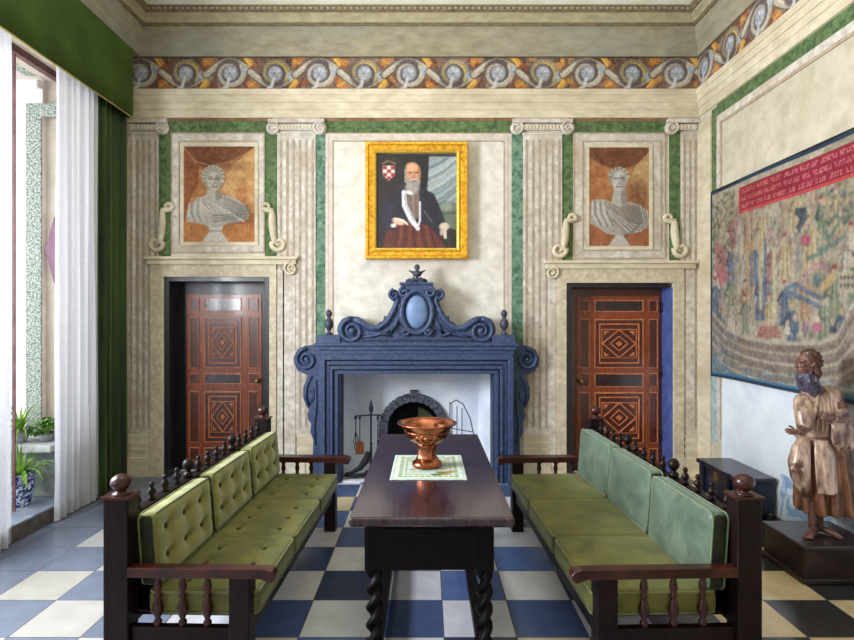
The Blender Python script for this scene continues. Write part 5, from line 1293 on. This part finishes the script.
# bulging draped thigh / cloak end at the left
m = MB()
m.tube([S(803, 437, -.03), S(796, 447, -.05), S(793, 460, -.06), S(795, 474, -.055), S(800, 488, -.04), S(805, 500, -.02)], [.034, .056, .066, .060, .038, .014], 18)
for k in range(5):
    o = (k - 2) * .022; m.tube([S(801, 440, -.05 + o * .4), S(790.5 + k * 1.9, 452, -.10 + abs(o)), S(785 + k * 3.2, 466, -.118 + abs(o)), S(791 + k * 2.4, 480, -.10 + abs(o)), S(803, 498, -.04)], [.010, .015, .016, .012, .006], 8)
m.build('draped_knee', 'robe_gilt', st, remesh=.006, smooth_it=3)
# torso
m = MB(); loft(m, [(800, 839, 438, .086, 0), (799, 839, 428, .086, .0), (797, 839, 416, .09, .0), (796, 838, 406, .09, 0), (798, 836, 398, .082, 0), (803, 832, 391, .062, 0), (807, 824, 386, .04, .0)], 48, 7, .05, .5, 0)
m.ell(S(828, 396, -.02), (.075, .07, .075), 20, 14); m.ell(S(800, 402, -.02), (.05, .055, .06), 18, 12); m.tube([S(801, 402, -.03), S(797, 412, -.065), S(796, 422, -.088), S(793, 426, -.10)], [.055, .056, .052, .040], 16)
for k in range(6): m.tube([S(812 + k * 3, 392, -.06), S(806 + k * 4, 408, -.098), S(800 + k * 6.2, 430, -.088)], [.008, .012, .008], 8)
m.build('tunic', 'robe_gilt', st, remesh=.006, smooth_it=3)
# back cloak on the right side
m = MB(); m.tube([S(833, 396, .03), S(840, 412, .04), S(843, 436, .05), S(846, 470, .06), S(849, 505, .06)], [.05, .062, .066, .07, .07], 18); m.build('cloak', 'cloak_wood', st, remesh=.007, smooth_it=3)
# belt
m = MB(); A, B = S(799, 437), S(840, 437); c0 = (A + B) / 2
m.tube([(c0.x + (B.x - A.x) / 2 * 1.02 * math.cos(t), YS + .092 * math.sin(t), c0.z + .004 * math.sin(3 * t)) for t in [2 * PI * k / 36 for k in range(36)]], .014, 8, closed=True); m.build('belt', 'cloak_wood', st)
# the figure: head, neck, arms, hands, legs, feet in one surface
m = MB(); H = S(806, 364, -.02)
hm = Matrix.Rotation(math.radians(-12), 4, 'Y')
m.ell(H, (.064, .058, .082), 24, 16, hm)                                  # skull, face towards -X
m.ell(H + Vector((-.03, -.004, -.022)), (.042, .046, .056), 18, 12, hm)      # face mass
m.tube([H + Vector((-.060, -.004, .020)), H + Vector((-.076, -.005, -.004)), H + Vector((-.082, -.005, -.016)), H + Vector((-.066, -.004, -.020))], [.009, .010, .012, .008], 8)  # nose
m.tube([H + Vector((-.052, -.045, .022)), H + Vector((-.066, -.02, .026)), H + Vector((-.066, .02, .026)), H + Vector((-.052, .045, .022))], .009, 8)    # brow
for s in (-1, 1):
    m.ell(H + Vector((-.056, s * .030 - .004, -.006)), (.016, .016, .013), 10, 8)      # cheeks
m.ell(H + Vector((-.064, -.004, -.036)), (.014, .022, .006), 10, 8); m.ell(H + Vector((-.062, -.004, -.047)), (.013, .018, .006), 10, 8)   # lips
m.ell(H + Vector((.008, -.062, -.006)), (.014, .008, .022), 10, 8)          # near ear
m.ell(H + Vector((.008, .056, -.006)), (.014, .008, .022), 10, 8)
m.tube([H + Vector((.006, 0, -.05)), S(810, 382, -.01), S(813, 392, 0)], [.040, .040, .05], 14)     # neck
m.tube([S(813, 392, 0), S(817, 405, 0), S(818, 425, 0), S(818, 440, 0), S(817, 470, 0), S(817, 503, -.02)], [.05, .07, .065, .065, .07, .04], 14); m.tube([S(801, 402, -.02), S(815, 400, -.01), S(830, 398, -.03)], .045, 12); m.tube([S(817, 480, .0), S(808, 502, -.02)], .03, 10)
# left arm reaching out (to -X)
sh = S(801, 402, -.02); el = S(797, 424, -.09); wr = S(787, 429, -.12)
m.tube([sh, S(798, 412, -.06), el, S(792, 427, -.11), wr], [.045, .042, .036, .026, .019], 14)
def hand(m, wrist, d, up, size=1., curl=.35, thumb=1):
    d = d.normalized(); side = d.cross(up).normalized(); up = side.cross(d).normalized()
    pm = wrist + d * .034 * size
    R = Matrix((d, side, up)).transposed()
    m.ell(pm, (.036 * size, .026 * size, .012 * size), 14, 10, R.to_4x4())
    for i, l in enumerate((.042, .050, .046, .036)):
        b = wrist + d * .058 * size + side * (i - 1.5) * .0135 * size; a = curl * (.6 + .25 * i); sp = side * (i - 1.5) * .07
        p1 = b + (d + sp) * l * .5 * size; p2 = p1 + (d * math.cos(a) - up * math.sin(a) + sp) * l * .35 * size; p3 = p2 + (d * math.cos(2 * a) - up * math.sin(2 * a)) * l * .3 * size
        m.tube([b - d * .012, p1, p2, p3], [.0075 * size, .007 * size, .0062 * size, .0048 * size], 8)
    b = wrist + d * .022 * size - side * .02 * size * thumb; p1 = b - side * .022 * size * thumb + d * .014 * size + up * .006; p2 = p1 - side * .006 * thumb + d * .024 * size
    m.tube([b, p1, p2], [.010 * size, .008 * size, .006 * size], 8)
hand(m, wr, Vector((-1, -.25, .18)), Vector((0, -.6, .8)), .95, .25, -1)
# right arm bent across the chest
sh2 = S(830, 398, -.03); el2 = S(834, 420, -.09); wr2 = S(820, 415, -.135)
m.tube([sh2, S(834, 409, -.06), el2, S(827, 418, -.12), wr2], [.05, .046, .04, .03, .021], 14)
hand(m, wr2, Vector((-1, -.15, .25)), Vector((-.2, -1, .1)), .9, .9, 1)
# legs and feet
m.tube([S(816, 500, .0), S(818, 512, .0), S(819, 525, .0), S(820, 530, .0)], [.04, .034, .026, .026], 12)
m.tube([S(808, 500, -.02), S(809, 512, -.03), S(809, 522, -.035), S(809, 528, -.035)], [.03, .028, .024, .024], 12)
def foot(m, heel, d, L=.13):
    d = d.normalized(); sd = Vector((-d.y, d.x, 0)); z = PB
    hz = Vector((heel.x, heel.y, z))
    m.tube([hz + Vector((0, 0, .03)) - d * .01, hz + d * L * .4 + Vector((0, 0, .026)), hz + d * L * .75 + Vector((0, 0, .017)), hz + d * L + Vector((0, 0, .011))], [.026, .026, .022, .010], 12, flat=.8)
    for k in range(5): m.tube([hz + d * (L * .8) + sd * (k - 2) * .010 + Vector((0, 0, .012)), hz + d * (L * (1.08 - .05 * abs(k - 1))) + sd * (k - 2) * .012 + Vector((0, 0, .008))], [.008, .006], 8)
foot(m, S(820, 530, .0), Vector((.45, -.85, 0))); foot(m, S(810, 530, -.035), Vector((-.75, -.65, 0)))
for i, v in enumerate(m.v): m.v[i] = (v[0], v[1], max(v[2], PB + .0005))
m.build('body', 'wood_skin', st, remesh=.0035, smooth_it=2)
m = MB()
for s in (-1, 1): m.ell(H + Vector((-.0655, s * .020 - .004, .010)), (.005, .009, .006), 10, 8)
m.build('eyes', 'wood_hair', st)
# hair: curly cap
m = MB(); q = random.Random(5); m.ell(H + Vector((.012, 0, .018)), (.066, .066, .076), 22, 14, hm)
for k in range(110):
    t = q.uniform(0, 2 * PI); e = q.uniform(-.5, 1.5); d = Vector((math.cos(t) * math.cos(e), math.sin(t) * math.cos(e), math.sin(e)))
    if d.x < -.35 and e < .75: continue
    m.ell(H + Vector((.012, 0, .018)) + Vector((d.x * .066, d.y * .064, d.z * .076)), (.014, .014, .012), 8, 6)
for s in (-1, 1):
    m.tube([H + Vector((.02, s * .05, -.02)), H + Vector((.03, s * .055, -.06)), H + Vector((.03, s * .045, -.1))], [.024, .024, .012], 8)
m.build('hair', 'wood_hair', st, remesh=.0045, smooth_it=1)
# long beard falling over the left of the chest
m = MB()
for k in range(22):
    a = (k / 21 - .5) * 2; q2 = q.uniform(-.006, .006)
    m.tube([H + Vector((-.046 + abs(a) * .028, a * .044, -.042)), H + Vector((-.070 + abs(a) * .02 + q2, a * .050, -.085)), H + Vector((-.062 + q2, a * .046, -.15)), H + Vector((-.03 + q2 * 2, a * .04 + q2, -.21 - .04 * (1 - abs(a)) - q.uniform(0, .02)))], [.010, .012 + q.uniform(0, .004), .011, .003], 8)
for k in range(26):
    a = q.uniform(-1, 1); x_ = q.uniform(-.05, .02)
    m.tube([H + Vector((x_, a * .052, -.06)), H + Vector((x_ - .01, a * .062, -.11)), H + Vector((x_ + .008, a * .056, -.17)), H + Vector((x_ + .02, a * .04, -.215 - q.uniform(0, .04)))], [.010, .014, .012, .003], 8)
m.tube([H + Vector((-.036, 0, -.05)), H + Vector((-.04, 0, -.1)), H + Vector((-.03, 0, -.18))], [.036, .042, .02], 12)
m.tube([H + Vector((-.062, -.03, -.036)), H + Vector((-.074, -.004, -.030)), H + Vector((-.062, .026, -.036))], [.007, .009, .007], 8)
m.v = [(v[0] + .012 + max(0, (H.z - .06 - v[2])) * .22, v[1], v[2]) for v in m.v]; m.build('beard', 'wood_beard', st, remesh=.003)
# cloth hanging from the bent arm
m = MB()
for k in range(6):
    x = 818 + k * 3; m.tube([S(x, 414, -.125), S(x + 1, 424, -.14), S(x + 2 + (k % 2) * 2, 436 + (k % 3) * 3, -.13), S(x + 4, 443 + (k % 2) * 4, -.115)], [.012, .018, .018, .006], 8)
m.tube([S(816, 413, -.12), S(826, 411, -.11), S(836, 408, -.08)], [.014, .022, .024], 8)
m.build('hanging_sleeve', 'robe_gilt', st, remesh=.005, smooth_it=2)

# ============================================================ CAMERA AND LIGHT
cd = bpy.data.cameras.new('camera'); cam = bpy.data.objects.new('camera', cd); COL.objects.link(cam)
cam.location = (0, 0, EYE); cam.rotation_euler = (PI / 2, 0, 0); cd.sensor_width = 36; cd.lens = 36 * FPX / 854; cd.clip_start = .05
bpy.context.scene.camera = cam
def area(name, loc, rot, sx, sy, power, col, spread=PI):
    l = bpy.data.lights.new(name, 'AREA'); l.shape = 'RECTANGLE'; l.size = sx; l.size_y = sy; l.energy = power; l.color = col; l.spread = spread
    o = bpy.data.objects.new(name, l); COL.objects.link(o); o.location = loc; o.rotation_euler = rot; return o
# daylight outside the seen window, plus lamps added for side, fill and ceiling light
area('daylight_main', (-3.42, 2.65, 2.55), (0, -PI / 2, 0), 1.5, 1.2, 390, (.9, .95, 1))
area('daylight_loggia', (-5.0, 3.4, 2.3), (0, -PI / 2, 0), 3.0, 2.6, 80, (.95, .97, 1))
area('daylight_mid', (-3.35, .8, 2.0), (0, -PI / 2, 0), 3.0, 1.4, 35, (.93, .96, 1))  # added lamp at an unseen window, lights the room from the left
area('daylight_rear', (-3.35, -1.8, 2.0), (0, -PI / 2, 0), 3.0, 1.5, 35, (.95, .97, 1))  # added lamp at the unseen rear window
area('room_fill', (.2, -2.4, 2.9), (math.radians(78), 0, 0), 4.5, 2.5, 30, (1, .95, .88))
area('ceiling_wash', (0, 2.6, 3.9), (PI, 0, 0), 3.5, 3.5, 66, (1, .97, .9))  # added uplight to brighten the ceiling, no fixture there
w = bpy.data.worlds.new('world'); bpy.context.scene.world = w; w.use_nodes = True
w.node_tree.nodes['Background'].inputs[0].default_value = (.85, .92, 1, 1); w.node_tree.nodes['Background'].inputs[1].default_value = 2.6
sc_ = bpy.context.scene; sc_.view_settings.view_transform = 'Standard'; sc_.view_settings.look = 'None'; sc_.view_settings.exposure = -0.17
sc_.cycles.max_bounces = 8; sc_.cycles.diffuse_bounces = 5; sc_.cycles.glossy_bounces = 4; sc_.cycles.use_denoising = True
